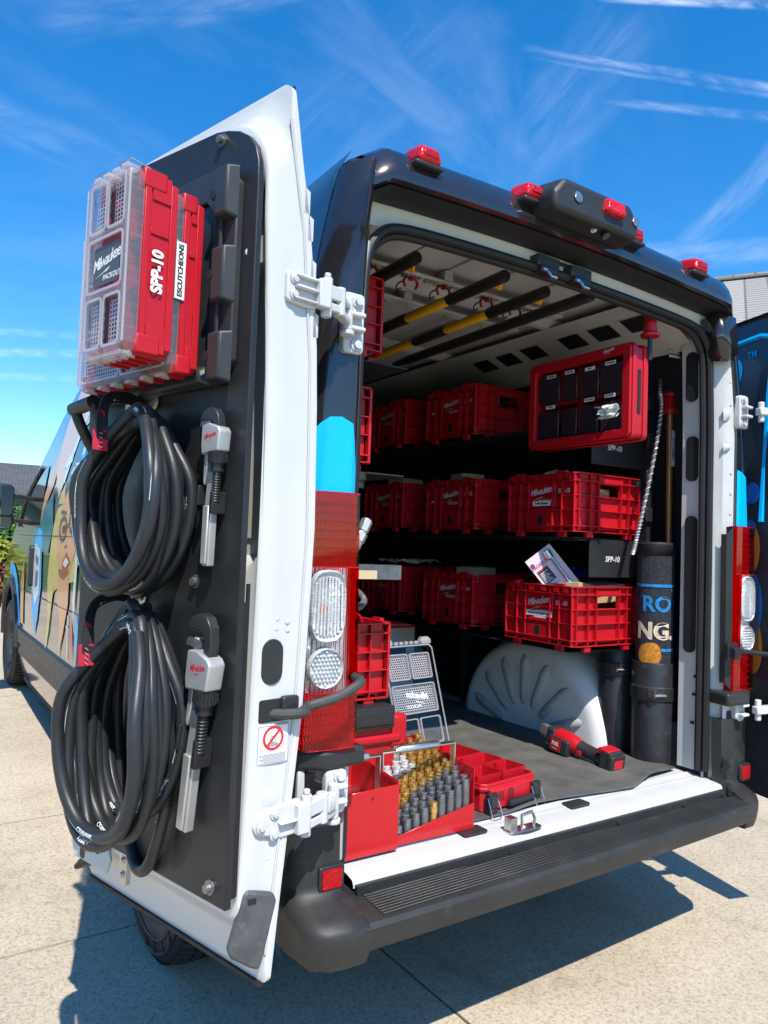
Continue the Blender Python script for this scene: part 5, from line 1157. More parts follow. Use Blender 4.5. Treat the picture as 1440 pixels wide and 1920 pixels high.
# ---- pipe wrenches
def wrench(label, u, z, L_, ang, open_):
    M = DM @ Matrix.Translation((u, .118, z)) @ Matrix.Rotation(R(ang), 4, 'Y') @ Matrix.Diagonal((.86,1,1,1)); t = thing('pipe_wrench', label, 'wrench', M=M)
    k = L_/.36; m_ = CASTALU
    b = MB(); P = [(-.018,.0),(.014,.0),(.018,.03),(.016,.15),(.012,.20),(.018,.215),(.022,.235),(-.022,.235),(-.017,.20),(-.018,.15)]
    b.prism([(x*k, q*k) for x, q in P], 0, .020*k, 'y'); b.prism([(-.012*k,.004),(.012*k,.004),(.014*k,.15*k),(-.012*k,.15*k)], .02*k, .026*k, 'y')
    b.prism([(.022*k,.20*k),(.028*k,.21*k),(.030*k,.375*k),(.014*k,.375*k),(.012*k,.235*k)], 0, .022*k, 'y'); b.build('handle', m_, t, bevel=.003)
    b = MB()
    for j in range(5): zz = .03+.022*j; xs_ = .018-(zz-.03)/.12*.002; b.cyl(((xs_-.002)*k,.011*k,zz*k), ((xs_+.0004)*k,.011*k,zz*k), .0062*k, n=14)
    b.build('grip_dimple', mat('dimple_shade', (.25,.25,.25), .6), t)  # darker discs paint in the shade of recessed dimples
    b = MB(); b.prism([(-.052*k,.285*k),(.024*k,.275*k),(.030*k,.30*k),(.030*k,.35*k),(.0,.355*k),(-.045*k,.345*k),(-.056*k,.335*k)], -.004*k, .034*k, 'y'); b.build('housing', m_, t, bevel=.004, seg=3)
    logo(RTXT, t, (-.014*k,.0345*k,.318*k), (-1,0,0), (0,0,1), .052*k, sub=False)
    b = MB(); b.cyl((-.026*k,.014*k,.255*k), (-.026*k,.014*k,.283*k), .024*k, n=20); b.cyl((-.026*k,.014*k,.235*k), (-.026*k,.014*k,.256*k), .017*k, n=16)
    for j in range(20): a = 2*PI*j/20; b.cbox((-.026*k+.024*k*math.cos(a), .014*k+.024*k*math.sin(a), .270*k), (.004*k,.004*k,.022*k))
    b.build('adjusting_nut', BLACKMET, t)
    b = MB(); b.cyl((-.026*k,.014*k,.155*k), (-.026*k,.014*k,.24*k), .0095*k, n=12)
    for j in range(12): zz = (.16+.0066*j)*k; b.cyl((-.026*k,.014*k,zz), (-.026*k,.014*k,zz+.0038*k), .0125*k, n=12)
    h0 = .338 if not open_ else .365
    dz_ = h0-.365
    hp = [(-.036,.33),(-.037,.375),(-.030,.402),(-.012,.420),(.012,.424),(.036,.416),(.052,.402),(.054,.394),(.050,.390),(.006,.390),(-.006,.386),(-.014,.374),(-.014,.33)]
    b.prism([(x*k, (q+dz_)*k) for x, q in hp], .003*k, .025*k, 'y')
    for j in range(7): b.prism([((.008+.006*j)*k,(.390+dz_)*k),((.014+.006*j)*k,(.390+dz_)*k),((.011+.006*j)*k,(.3855+dz_)*k)], .003*k, .025*k, 'y')
    b.build('hook_jaw', mat('black_oxide', (.055,.055,.058), .38, metal=.6, var=.2), t, bevel=.002)
    b = MB(); b.cbox((.028*k,.014*k,(.362 if open_ else .355)*k), (.046*k,.022*k,.012*k))
    for j in range(7): b.cbox(((.010+.006*j)*k,.014*k,(.3695 if open_ else .3625)*k), (.003*k,.02*k,.004*k))
    b.build('heel_jaw', DKSTEEL, t)
    b = MB(); b.box((-.030*k,-.012,.13*k), (.030*k,-.001,.185*k)); b.box((-.034*k,-.012,.13*k), (-.0195*k,.028*k,.185*k)); b.box((.0325*k,-.012,.15*k), (.040*k,.03*k,.20*k)); b.build('holder', BLACKMET, t, bevel=.002)
    return t
wrench('upper grey aluminium pipe wrench held on the door board', .087, 1.335, .315, -1.5, False)
wrench('lower longer grey aluminium pipe wrench with open black hook jaw', .118, .765, .40, -6.5, True)
# ================================================================== load: crates, racks, tools
def make_crate():
    t = thing('storage_crate', 'prototype', 'crate'); w_, d_, h_ = .41, .41, .24
    i = .020; b = MB(); x0, x1, y0, y1 = -w_/2, w_/2, -d_/2, d_/2
    # walls set back behind the ribs; the ends have hand holes
    ho = [(-.070,.150),(.070,.150),(.070,.172),(.055,.198),(-.055,.198),(-.070,.172)]
    for sgn in (-1, 1):
        xx = sgn*(w_/2-i); b.box((min(xx,xx-sgn*.004),y0+i,.012), (max(xx,xx-sgn*.004),y1-i,.222))
        yy = sgn*(d_/2-i); ya, yb = min(yy,yy-sgn*.004), max(yy,yy-sgn*.004)
        b.box((x0+i,ya,.012), (x1-i,yb,.150)); b.box((x0+i,ya,.150), (-.072,yb,.222)); b.box((.072,ya,.150), (x1-i,yb,.222)); b.box((-.072,ya,.200), (.072,yb,.222))
    b.box((x0+i,y0+i,.010), (x1-i,y1-i,.014)); t_wall = b.build('shell', RED, t)
    b = MB()
    def band(z0, z1, out): b.ring(rounded8(x0-out,x1+out,y0-out,y1+out,.022), rounded8(x0+i,x1-i,y0+i,y1-i,.010), z0, z1)
    band(.236,.240,.002); band(.205,.2085,.002); band(.022,.026,.001); band(.0,.004,.001)
    for z in (.088,.146):
        b.ring(rounded8(x0+.003,x1-.003,y0+.003,y1-.003,.016), rounded8(x0+i,x1-i,y0+i,y1-i,.010), z, z+.003)
    band(.2075,.2365,-.014)
    for sgn in (-1, 1):
        for y in (y0+.018, y0+.085, y0+.135, y1-.135, y1-.085, y1-.018):
            xa, xb = sorted((sgn*(w_/2-i), sgn*(w_/2-.001)))
            if abs(y) < .08: pass
            zt = .238; b.box((xa,y-.0018,.002), (xb,y+.0018,zt))
            ya, yb = sorted((sgn*(d_/2-i), sgn*(d_/2-.001))); b.box((y-.0018,ya,.002), (y+.0018,yb,zt))
    # flared feet of the ribs and stacking blocks
    for sx in (-1, 1):
        for q in (-.120, .120):
            b.cbox((q, sx*(d_/2-.012), -.010), (.036,.018,.022)); b.cbox((sx*(w_/2-.012), q, -.010), (.018,.036,.022))
            b.cbox((sx*(w_/2-.007), q, .24), (.014,.050,.018)); 
    for sgn in (-1, 1):   # lug faces along the long rims, handle bar
        for q in (-.155,-.105,-.035,.035,.105,.155): b.cbox((sgn*(w_/2-.004), q, .225), (.010,.026,.024))
        b.cbox((0, sgn*(d_/2-.007), .212), (.150,.014,.022))
    b.build('rib_frame', RED, t)
    b = MB(); b.prism(rrect(-.062,.062,.006,.10,.02), -w_/2+.006, -w_/2+i, 'x'); b.prism(rrect(-.080,.080,.10,.205,.004), -w_/2+.010, -w_/2+i, 'x'); b.build('front_boss', RED, t, bevel=.002)
    b = MB(); b.prism(rrect(-.014,.014,.028,.070,.013,5), -w_/2+.0045, -w_/2+.0062, 'x'); b.build('drain_hole', DARKWALL, t)
    logo(mat('logo_grey', (.62,.60,.60), .5), t, (-w_/2+.0092,.0,.158), (0,-1,0), (0,0,1), .115)
    text('SPP-10', mat('paint_pen', (.66,.62,.62), .6), t, (-w_/2+.0190,-.118,.168), (0,-1,0), (0,0,1), .026, bold=.0009, sx=.85, shear=.1, name='handwriting')
    return t
crate0 = make_crate(); used = [False]
CG = 'red storage crates carried in the van'
def crate(label, x, y, z, rz=0):
    o = crate0 if not used[0] else copytree(crate0); used[0] = True
    o.location = (x, y, z); o.rotation_euler = (0,0,rz); o['label'] = label; o['group'] = CG; return o
XR = .645
lo1 = crate('bright red crate at the front of the lowest row, expansion tank label', XR, .545, 1.022)
mi1 = crate('bright red crate at the front of the middle row, toilet repair label', XR, .545, 1.482)
lo2 = crate('shaded red crate second from the door in the lowest row', XR, 1.15, 1.040)
lo3 = crate('dark red crate deepest in the lowest row, papers on top', XR, 1.74, 1.055)
mi2 = crate('shaded red crate second from the door in the middle row', XR, 1.15, 1.492)
mi3 = crate('dark red crate deepest in the middle row', XR, 1.74, 1.502)
to1 = crate('red crate beside the bin organiser in the top row', XR, 1.17, 1.945)
to2 = crate('dark red crate deepest in the top row, white boxes standing in it', XR, 1.74, 1.955)
lc1 = crate('red crate high behind the near pillar on the left rack', -.735, .50, 2.015, PI)
lc2 = crate('red crate at mid height behind the near pillar on the left rack', -.765, .50, 1.655, PI)
lc3 = crate('red crate stacked on the red tool chest behind the tail lamp', -.655, .51, .908, PI)
for o, z in ((lo1,.165),(lo2,.165),(mi1,.165),(mi2,.165)): pass
sticker(lo1, (-.1948,.0,.118), (0,-1,0), (0,0,1), .150, .022, '2 - GALLON EXPANSION TANK', size=.0098, off=.002)
sticker(lo1, (-.1948,-.012,.095), (0,-1,0), (0,0,1), .07, .026, 'THERMAL EXPANSION\n80 GALLON', size=.0062, off=.002)
sticker(mi1, (-.1948,-.004,.118), (0,-1,0), (0,0,1), .10, .020, 'Toilet Repairs', size=.0135, off=.002)
for o in (mi2, to1): sticker(o, (-.1850,.145,.140), (0,-1,0), (0,0,1), .04, .012, '', off=.002)
b = MB(); b.cbox((-.172,-.2085,.218), (.034,.010,.026)); 
o = b.build('corner_catch', BLACKMET, mi1); o.location = (.34,0,0)
# racks that carry the crates
def rack(s, label, zs, ys):
    t = thing('crate_rack', label, 'rack', (XC+s*.86,0,ZF)); m_ = DARKWALL
    b = MB()
    for y in ys:
        b.box((-.02,y-.02,.0), (.02,y+.02,1.72))
    b.build('upright', m_, t)
    b = MB()
    for z in zs: b.box((-.42*(s > 0)+.0,ys[0]+.02,z-ZF-.026), (.02+.40*(s < 0),ys[-1],z-ZF-.020)); pass
    b.build('rail', m_, t, bevel=.002)
    if s > 0:
        b = MB()
        for z in (1.30,1.765): b.box((-.34,.355,z-ZF), (.02,.363,z-ZF+.155))
        for z in (1.30,1.765): b.box((-.40,.363,z-ZF+.148), (.02,2.0,z-ZF+.155))
        b.build('back_plate', BLACKMET, t, bevel=.002)
        for z in (1.375,1.84): text('SPP-10', mat('paint_pen', (.66,.62,.62), .6), t, (-.20,.3545,z-ZF), (1,0,0), (0,0,1), .032, bold=.0006, shear=.1, name='handwriting')
        b = MB()
        for k in range(9): b.prism([(x_, y_) for x_, y_ in rrect(-.04,.0,.18+.16*k,.24+.16*k,.006)], .31, .326, 'y')
        b.build('rack_clip', BLACKMET, t, bevel=.003)
    return t
rack(1, 'dark rack on the far wall carrying three rows of red crates', (1.022,1.482,1.945), (.345,.95,1.5,2.0))
rack(-1, 'dark rack on the near wall behind the rear pillar', (1.65,2.01), (.30,.75,1.3))
b = MB(); b.cyl((-.60,.32,1.60), (-.60,.32,1.625), .028, n=16); b.cyl((-.60,.32,1.575), (-.60,.32,1.60), .022, n=16); o = b.build('rubber_foot', PLASTIC); tag(o, 'round black rubber foot under the mid height crate on the near rack', 'rubber foot')
# bin organiser on the top row
t = thing('bin_organiser', 'large red organiser with clear labelled bins at the top of the far wall', 'organiser', (.43,.09,1.835))
b = MB(); b.ring(rrect(0,.52,0,.355,.02), rrect(.035,.485,.032,.318,.01), 0, .10, 'x'); b.box((.085,.01,.01), (.10,.51,.345)); b.ring(rrect(-.006,.526,-.006,.361,.022), rrect(.0,.52,.0,.355,.02), .012, .035, 'x'); b.ring(rrect(-.006,.526,-.006,.361,.022), rrect(.0,.52,.0,.355,.02), .075, .10, 'x'); b.build('frame', RED, t, bevel=.006)
b = MB(); b.box((.02,.250,.045), (.09,.262,.310)); b.box((.02,.05,.170), (.09,.455,.182)); b.box((.02,.148,.182), (.09,.156,.31)); b.box((.02,.352,.182), (.09,.360,.31)); b.build('partition', mat('deep_red', (.18,.004,.008), .5), t)
b = MB()
for y0_, y1_ in ((.040,.15),(.155,.25),(.262,.35),(.358,.480)):
    for z0_, z1_ in ((.036,.168),(.184,.314)): b.box((.012,y0_+.004,z0_), (.022,y1_-.004,z1_-.02))
b.build('bin_front', mat('smoky_plastic', (.05,.03,.04), .15, trans=.4), t, bevel=.003)
for i_, (y, z, w_) in enumerate([(.10,.297,'FASTENERS'),(.20,.292,'TRIM'),(.305,.297,'ANCHORS'),(.405,.295,'FASTENERS'),(.20,.168,'1/4 TALONS'),(.10,.170,'1/2 TALONS'),(.405,.166,'STRAPS')]): sticker(t, (.0105,y,z), (0,-1,0), (0,0,1), .05, .014, w_, size=.0075)
logo(mat('logo_grey', (.62,.60,.60), .5), t, (-.001,.10,.338), (0,-1,0), (0,0,1), .05, sub=False)
b = MB(); rnd = random.Random(5)
for k in range(30):
    y, z = rnd.uniform(.06,.24), rnd.uniform(.19,.26); b.lathe([(.010,0),(.010,.02)], 8, Matrix.Translation((.05+rnd.random()*.03,y,z)) @ Matrix.Rotation(rnd.random()*3,4,'X'))
b.build('small_hardware', STEEL, t)
b = MB(); b.prism(rrect(.045,.062,.09,.26,.006), -.003, .004, 'y'); b.build('side_slot', DARKWALL, t)
def crumple(name, label, cat, loc, sx, sy, m, seed, up_=.03, rot=0, tilt=0):
    b = MB(); rnd = random.Random(seed); N2 = 7; g = [[(rnd.uniform(-.3,.3), rnd.uniform(0,1)) for _ in range(N2+1)] for _ in range(N2+1)]
    M = Matrix.Rotation(rot,4,'Z') @ Matrix.Rotation(tilt,4,'X')
    b.add([tuple(M @ Vector(((i/N2-.5)*sx+g[i][j][0]*sx/N2*.6, (j/N2-.5)*sy, g[i][j][1]*up_))) for i in range(N2+1) for j in range(N2+1)], [(i*(N2+1)+j,(i+1)*(N2+1)+j,(i+1)*(N2+1)+j+1,i*(N2+1)+j+1) for i in range(N2) for j in range(N2)])
    o = b.build(name, m, solid=.001, smooth=15); o.location = loc; return tag(o, label, cat)
crumple('paper_wad', 'crumpled white receipt poking out of the organiser bins', 'paper', (.41,.19,1.935), .05, .10, PAPER, 3, .03, 0, R(0)).rotation_euler = (0,R(75),0)
# goods in the crates
def carton(name, label, loc, dims, rot, m=KRAFT, cat='box', lines=True):
    t = thing(name, label, cat, loc); t.rotation_euler = rot; a, c, h_ = dims
    b = MB(); b.box((-a/2,-c/2,0), (a/2,c/2,h_)); b.build('carton', m, t, bevel=.002)
    b = MB(); b.box((-a/2+.002,-.012,h_), (a/2-.002,.012,h_+.0006)); b.box((-a/2-.0006,-.012,h_-.03), (-a/2,.012,h_)); b.build('tape', mat('tape', (.40,.28,.17), .3), t); return t
k1 = carton('carton', 'brown carton tilted up out of the middle row front crate', (.545,.63,1.60), (.16,.10,.15), (R(35),R(-12),R(25)))
text('NDASK', WTXT, k1, (.02,-.0505,.11), (-1,0,0), (0,0,-1), .026)
carton('carton', 'kraft carton seen through the hand hole of the middle front crate', (.645,.45,1.58), (.14,.10,.09), (0,0,R(8)))
carton('carton', 'flat kraft carton lying at the left in the lowest front crate', (.58,.47,1.19), (.17,.14,.075), (R(-5),R(6),R(14)))
carton('carton', 'flat kraft carton lying towards the mat roll in the lowest front crate', (.745,.47,1.195), (.16,.13,.075), (R(3),R(-3),R(-8)))
carton('carton', 'upright kraft carton at the back of the lowest front crate', (.66,.63,1.16), (.16,.10,.125), (0,0,R(4)))
t = thing('blister_pack', 'white and purple carded fitting leaning out of the lowest front crate', 'package'); t.matrix_world = frame_m((.50,.52,1.315), (.64,-.42,.62), (-.48,.42,.76))
b = MB(); b.box((-.065,-.10,-.001), (.065,.10,.001)); b.build('card', mat('lilac_card', (.62,.52,.62), .5), t)
b = MB(); b.box((-.055,-.03,.001), (.0,.035,.0018)); pnl = b.build('printed_panel', BTXT, t)
b = MB(); b.box((-.055,.03,.0019), (.0,.036,.0023)); b.build('red_band', RTXT, t)
b = MB()
for k in range(7): b.box((-.05,-.024+.007*k,.0019), (-.01-.006*(k%3),-.0215+.007*k,.0023))
b.build('small_print', WTXT, t)
text('PROSELECT', mat('plum_print', (.25,.03,.15), .5), t, (-.012,.052,.0016), (1,0,0), (0,1,0), .020, bold=.0006)
b = MB(); b.lathe([(.010,.001),(.010,.002)], 16, Matrix.Translation((-.052,.066,0))); b.build('emblem', mat('plum_print', (.25,.03,.15), .5), t)
b = MB(); b.cyl((.03,-.09,.012), (.035,.06,.012), .006); b.cyl((.028,.05,.014), (.032,.085,.014), .016); b.cyl((.03,-.095,.012), (.03,-.07,.012), .012); b.build('fitting', STEEL, t)
for cx_, cy_, cz_, sx_, sy_, sz_, a_, l_ in [(.58,1.10,1.21,.15,.12,.10,9,'brown carton showing above the rim of the second lowest crate'),(.70,1.22,1.22,.12,.16,.09,-14,'second brown carton at the back of the second lowest crate'),
        (.56,1.16,1.67,.13,.11,.10,-8,'brown carton showing above the rim of the second middle crate'),(.58,1.72,1.69,.16,.12,.09,12,'brown carton in the deepest middle crate'),(.60,1.12,2.12,.14,.12,.09,-6,'brown carton in the top row crate beside the organiser')]: carton('carton', l_, (cx_,cy_,cz_), (sx_,sy_,sz_), (0,0,R(a_)))
crumple('plastic_bag', 'blue plastic bag heaped in the lowest front crate', 'bag', (.67,.60,1.285), .16, .14, mat('blue_film', (.01,.05,.45), .25), 8, .06)
for i_, (x, y, l_) in enumerate([(.60,1.72,'folded papers'),(.70,1.80,'loose sheet')]): crumple('paper_sheet', l_+' on top of the deepest lowest crate', 'paper', (x,y,1.305), .26, .22, PAPER, 11+i_, .03)
for i_, (y, h_, l_) in enumerate([(1.70,.17,'white carton with grey print standing first in the top deep crate'),(1.79,.19,'taller white carton standing behind it in the top deep crate')]):
    o = carton('white_carton', l_, (.56+.05*i_,y,2.02), (.10,.085,h_), (0,0,R(3)), mat('white_card', (.62,.61,.6), .6)); b = MB()
    for k in range(5): b.box((-.0506,-.03,.05+.02*k), (-.0502,.02,.056+.02*k))
    b.build('small_print', BTXT, o)
# ceiling tools and rails
def rail(y, words, label):
    t = thing('tool_rail', label, 'rail', (0,y,2.36)); b = MB(); b.box((-.72,-.028,0), (.42,.028,.012)); b.box((-.72,-.028,.012), (-.68,.028,.05)); b.box((.38,-.028,.012), (.42,.028,.05)); b.box((-.2,-.028,.012), (-.16,.028,.05)); b.build('rail_bar', CREAM, t, bevel=.004)
    for x, w_ in words: text(w_, BTXT, t, (x,-.002,-.0008), (1,0,0), (0,-1,0), .034, bold=.0008)
    b = MB()
    for k in range(11): b.cyl((-.66+.1*k,.018,-.0006), (-.66+.1*k,.018,.002), .006, n=8)
    b.build('rail_hole', DARKWALL, t); return t
rail(.445, [(-.505,'TRENCH'),(-.305,'METER KEY'),(-.115,'FLATHEAD'),(.075,'PONY TAIL'),(.235,'BREAKER')], 'white rail across the van ceiling lettered with tool names')
rail(.70, [], 'plain white rail across the ceiling deeper in the van')
def clip(x, y, label):
    t = thing('tool_clip', label, 'clip', (x,y,2.36)); b = MB()
    b.tube(spline([(-.022,0,-.040),(-.030,0,-.02),(-.018,0,-.004),(0,0,0),(.018,0,-.004),(.030,0,-.02),(.022,0,-.040)], 4), .005, 6); b.cyl((0,0,-.012), (0,0,.0), .010, n=8); b.build('clip_jaw', mat('clip_red', (.30,.012,.012), .4), t)
    b = MB(); b.tube(spline([(-.03,.0,-.02),(-.05,.01,-.035),(-.052,.01,-.055),(-.04,.0,-.05)], 4), .003, 6); b.build('clip_strap', BLACKMET, t); return t
TOOLS = [(-.505,.17,.95,'shovel','black and yellow handled trench shovel clipped highest at the left of the ceiling',[0,.17],(0,)),
         (-.185,.11,1.05,'shovel','yellow and black handled shovel clipped second along the van ceiling',[.0,.30,.50,.78],(0,1)),
         (.025,.13,1.10,'shovel','yellow and black handled spade clipped third along the van ceiling',[.0,.28,.50,.80],(0,1)),
         (.175,.06,1.10,'digging_bar','plain black bar clipped fourth along the van ceiling',None,())]
for x, y0_, L_, nm, lab, st, _ in TOOLS:
    t = thing(nm, lab, 'hand tool', (x,y0_,2.30)); ln = 0 if nm == 'digging_bar' else 1
    z = lambda q: -.012*q
    segs = [(0,.30,BLACKMET),(.30,.56,YELLOW),(.56,.78,BLACKMET),(.78,L_,YELLOW)] if ln else [(0,L_,BLACKMET)]
    for a, c, m_ in segs:
        b = MB(); r_ = .021 if m_ is BLACKMET else .0185; b.tube([(0,a,z(a)),(0,a+.006,z(a)),(0,c-.006,z(c)),(0,c,z(c))], [r_*.92,r_,r_,r_*.92], 14); b.build('grip' if m_ is BLACKMET else 'shaft', m_, t, smooth=40)
    if ln: b = MB(); b.prism([(.0,.03),(.018,.05),(.0,.075)], -.004, .004, 'z', Matrix.Translation((.012,0,-.016)) @ Matrix.Rotation(R(50),4,'Y')); b.build('hang_tab', YELLOW, t)
    else: b = MB(); b.tube([(0,L_,z(L_)),(0,L_+.12,z(L_))], [.021,.012], 12); b.build('tip', BLACKMET, t)
for i_, (x, l_) in enumerate([(-.505,'trench shovel'),(-.185,'second shovel'),(.025,'third spade'),(.175,'black bar')]):
    clip(x, .445, 'red spring clip holding the %s at the lettered rail' % l_)
clip(-.33, .45, 'empty red spring clip hanging under the lettering METER KEY')
# augers and pole at the right
t = thing('drain_auger', 'red handled drain auger on a bronze pole standing behind the rolled mat', 'drain auger', (.955,.275,ZF))
b = MB(); b.cyl((0,0,0), (-.018,.0,1.50), .0135, n=14); b.build('pole', mat('bronze_tube', (.36,.18,.08), .35, metal=.45, var=.2), t)
b = MB(); b.lathe([(.026,1.58),(.028,1.60),(.026,1.62),(.022,1.65),(.020,1.70),(.019,1.74),(.030,1.745),(.034,1.75),(.034,1.765),(.012,1.77)], 20, Matrix.Translation((-.018,0,-.03))); b.lathe([(.038,1.48),(.038,1.50),(.030,1.505),(.030,1.545),(.038,1.55),(.041,1.565),(.026,1.58)], 20, Matrix.Translation((-.018,0,-.03))); b.cbox((-.050,-.02,1.49), (.028,.03,.05)); b.cbox((.022,-.01,1.49), (.03,.03,.03)); b.build('handle', RED, t, bevel=.002)
b = MB(); b.tube(spline([(-.02,0,1.735),(.05,-.02,1.745),(.09,-.03,1.75),(.10,-.03,1.74),(.08,-.03,1.73),(.0,-.02,1.73),(-.08,0,1.735),(-.10,.01,1.725)], 4), .004, 6); b.build('retainer_clip', mat('clip_red', (.30,.012,.012), .4), t)
sl_ = sticker(t, (-.013,-.0148,1.30), (0,0,-1), (1,0,0), .155, .022, '6 FT. CABLE', size=.017)
b = MB(); cp_ = spline([(-.128,-.03,1.52),(-.120,-.03,1.44),(-.163,-.03,1.24),(-.229,-.03,1.014),(-.268,-.03,.895),(-.275,-.02,.84)], 10)
b.tube(cp_, .0070, 8); b.build('cable', mat('dull_cable', (.3,.3,.29), .4, metal=.8), t)
b = MB()
fr = frames(cp_); hel = []
for i_ in range((len(cp_)-1)*10):
    k = i_/10; j = int(k); p = cp_[j].lerp(cp_[min(j+1,len(cp_)-1)], k-j); a = k*5.2; hel.append(p+(fr[j][0]*math.cos(a)+fr[j][1]*math.sin(a))*.0070)
b.tube(hel, .0028, 5); b.build('cable_winding', mat('bright_cable', (.75,.75,.73), .35, metal=.7), t)
b = MB(); b.tube(spline([(-.130+.009*math.cos(k*1.6)*(1-k/40), -.03+.009*math.sin(k*1.6)*(1-k/40), 1.52+.0025*k) for k in range(24)], 2), .003, 5); b.build('coil_tip', DKSTEEL, t)
t = thing('auger_handle', 'red grip of the hand auger hanging from the ceiling corner', 'hand auger', (.530,.080,2.235))
b = MB(); b.lathe([(.034,-.01),(.036,.0),(.026,.008),(.023,.04),(.022,.09),(.024,.125),(.036,.132),(.036,.144),(.012,.146)], 20); b.build('grip', RED, t, smooth=40)
b = MB(); b.cyl((0,0,-.10), (0,0,-.01), .009, n=10); b.build('rod', BLACKMET, t)
st_ = sticker(van, (XC+.83,.19,2.235), (1,-.15,.0), (0,0,1), .075, .026, 'HAND AUGER', size=.0125) 
# tubes and mat
def pipe(label, x, y, h_, r_):
    t = thing('pipe_tube', label, 'tube', (x,y,ZF+.002)); b = MB(); b.lathe([(r_,0),(r_,h_-.004),(r_-.002,h_),(r_-.008,h_),(r_-.009,h_-.1),(r_-.009,.02)], 40, cap=False); b.build('tube', mat('scuffed_tube', (.020,.021,.024), .38, var=.3, vscale=14, dirt=.35, dirtcol=(.10,.10,.11)), t, smooth=40)
    b = MB(); b.lathe([(r_+.0005,h_-.155),(r_+.006,h_-.15),(r_+.006,h_-.10),(r_+.0005,h_-.095)], 40, cap=False); b.build('clamp_band', BLACKMET, t)
    b = MB(); b.cbox((-r_*.86,-r_*.6,h_-.12), (.03,.03,.03)); b.cyl((-r_*.98,-r_*.8,h_-.125), (-r_*.5,-r_*1.02,h_-.125), .006); b.build('clamp_screw', STEEL, t); return t
pipe('near black pipe tube with a clamp band holding the rolled mat', .842, .262, .40, .088)
pipe('second black pipe tube standing behind the one with the mat', .850, .455, .47, .078)
t = thing('rolled_mat', 'rolled dark doormat with blue and cream lettering standing in the black tube', 'mat', (.842,.262,ZF+.05)); r_ = .075
MATM = mat('mat_pile', (.020,.022,.030), .95, var=.5, vscale=60, bump=1.2, bscale=420, speck=.5)
def mat_surf(a, z, off=0): return Vector(((r_+off)*math.cos(a), (r_+off)*math.sin(a), z))
b = MB(); b.grid(lambda u, v: mat_surf(u*2*PI, .0+.84*v, 0), 48, 20); b.lathe([(r_-.002,.80),(r_-.003,.838),(r_-.012,.838),(r_-.012,.80)], 40, cap=False); b.build('pile', MATM, t)
b = MB(); b.lathe([(r_+.0015,.79),(r_+.002,.835),(r_-.004,.842),(r_-.012,.838)], 48, cap=False)
sp_ = [(((r_-.014)-.012*k/24)*math.cos(k*PI/6), ((r_-.014)-.012*k/24)*math.sin(k*PI/6)) for k in range(40)]
for p, q in zip(sp_, sp_[1:]): b.add([(p[0],p[1],.7),(q[0],q[1],.7),(q[0],q[1],.835),(p[0],p[1],.835)], [(0,1,2,3)])
b.build('rubber_edge', RUBBER, t, solid=.002)
viewa = math.atan2(-1.67-.262, -1.82-.842)
def mtext(body, z, size, m, a_off, bold):
    vs, fs = text_mesh(body, size, 0, bold); b = MB(); b.add([tuple(mat_surf(viewa+a_off+x/(r_+.002), z+y, .0022)) for x, y, _ in vs], fs); b.build('lettering', m, t)
BP = mat('blue_pile', (.01,.20,.50), .95, bump=1, bscale=420, var=.35, vscale=80); CP_ = mat('cream_pile', (.60,.50,.38), .95, bump=1, bscale=420, var=.2, vscale=80); OP = mat('orange_pile', (.50,.20,.02), .95, bump=1.2, bscale=420, var=.45, vscale=90)
mtext('RO', .588, .086, BP, .10, .003); mtext('NG.', .478, .092, CP_, .02, .004); mtext("'", .635, .04, BP, .95, .001)
for z, a0, a1 in ((.665,-1.2,1.15),(.405,.35,1.15)): b = MB(); b.grid(lambda u, v: mat_surf(viewa+a0+(a1-a0)*u, z-.006+.012*v, .0022), 24, 1); b.build('woven_line', BP, t)
b = MB(); b.grid(lambda u, v: mat_surf(viewa-.28+v*(.62+.06*math.sin(u*14))*math.cos(2*PI*u)*.96, .385+v*(.052+.005*math.sin(u*17))*math.sin(2*PI*u), .0024), 28, 6); b.build('orange_motif', OP, t)
# floor mat, rippled at its rear edge
def fm(u, v):
    x = -.76+1.56*u; ye = lerp(x, [(-.8,.07),(-.2,.075),(.1,.085),(.45,.055),(.62,.105),(.80,.125)]); y = ye+(2.7-ye)*v**1.6
    z = ZF+.003+.0035*math.sin(x*9+y*4)*math.exp(-y*2)+(.012*math.exp(-((x-.62)/.10)**2)+.008*math.exp(-((x+.02)/.09)**2))*math.exp(-((y-ye)/.05)**2)
    if y < .4 and x > .70: z += .02*(x-.70)*max(0,(.4-y))
    return Vector((XC*0+x, y, max(z, ZF+.002)))
b = MB(); b.grid(fm, 100, 60); o = b.build('floor_mat', MAT_RUB, solid=.004, smooth=60); tag(o, 'grey worn rubber mat covering the cargo floor, rippled at its rear edge', 'floor mat')
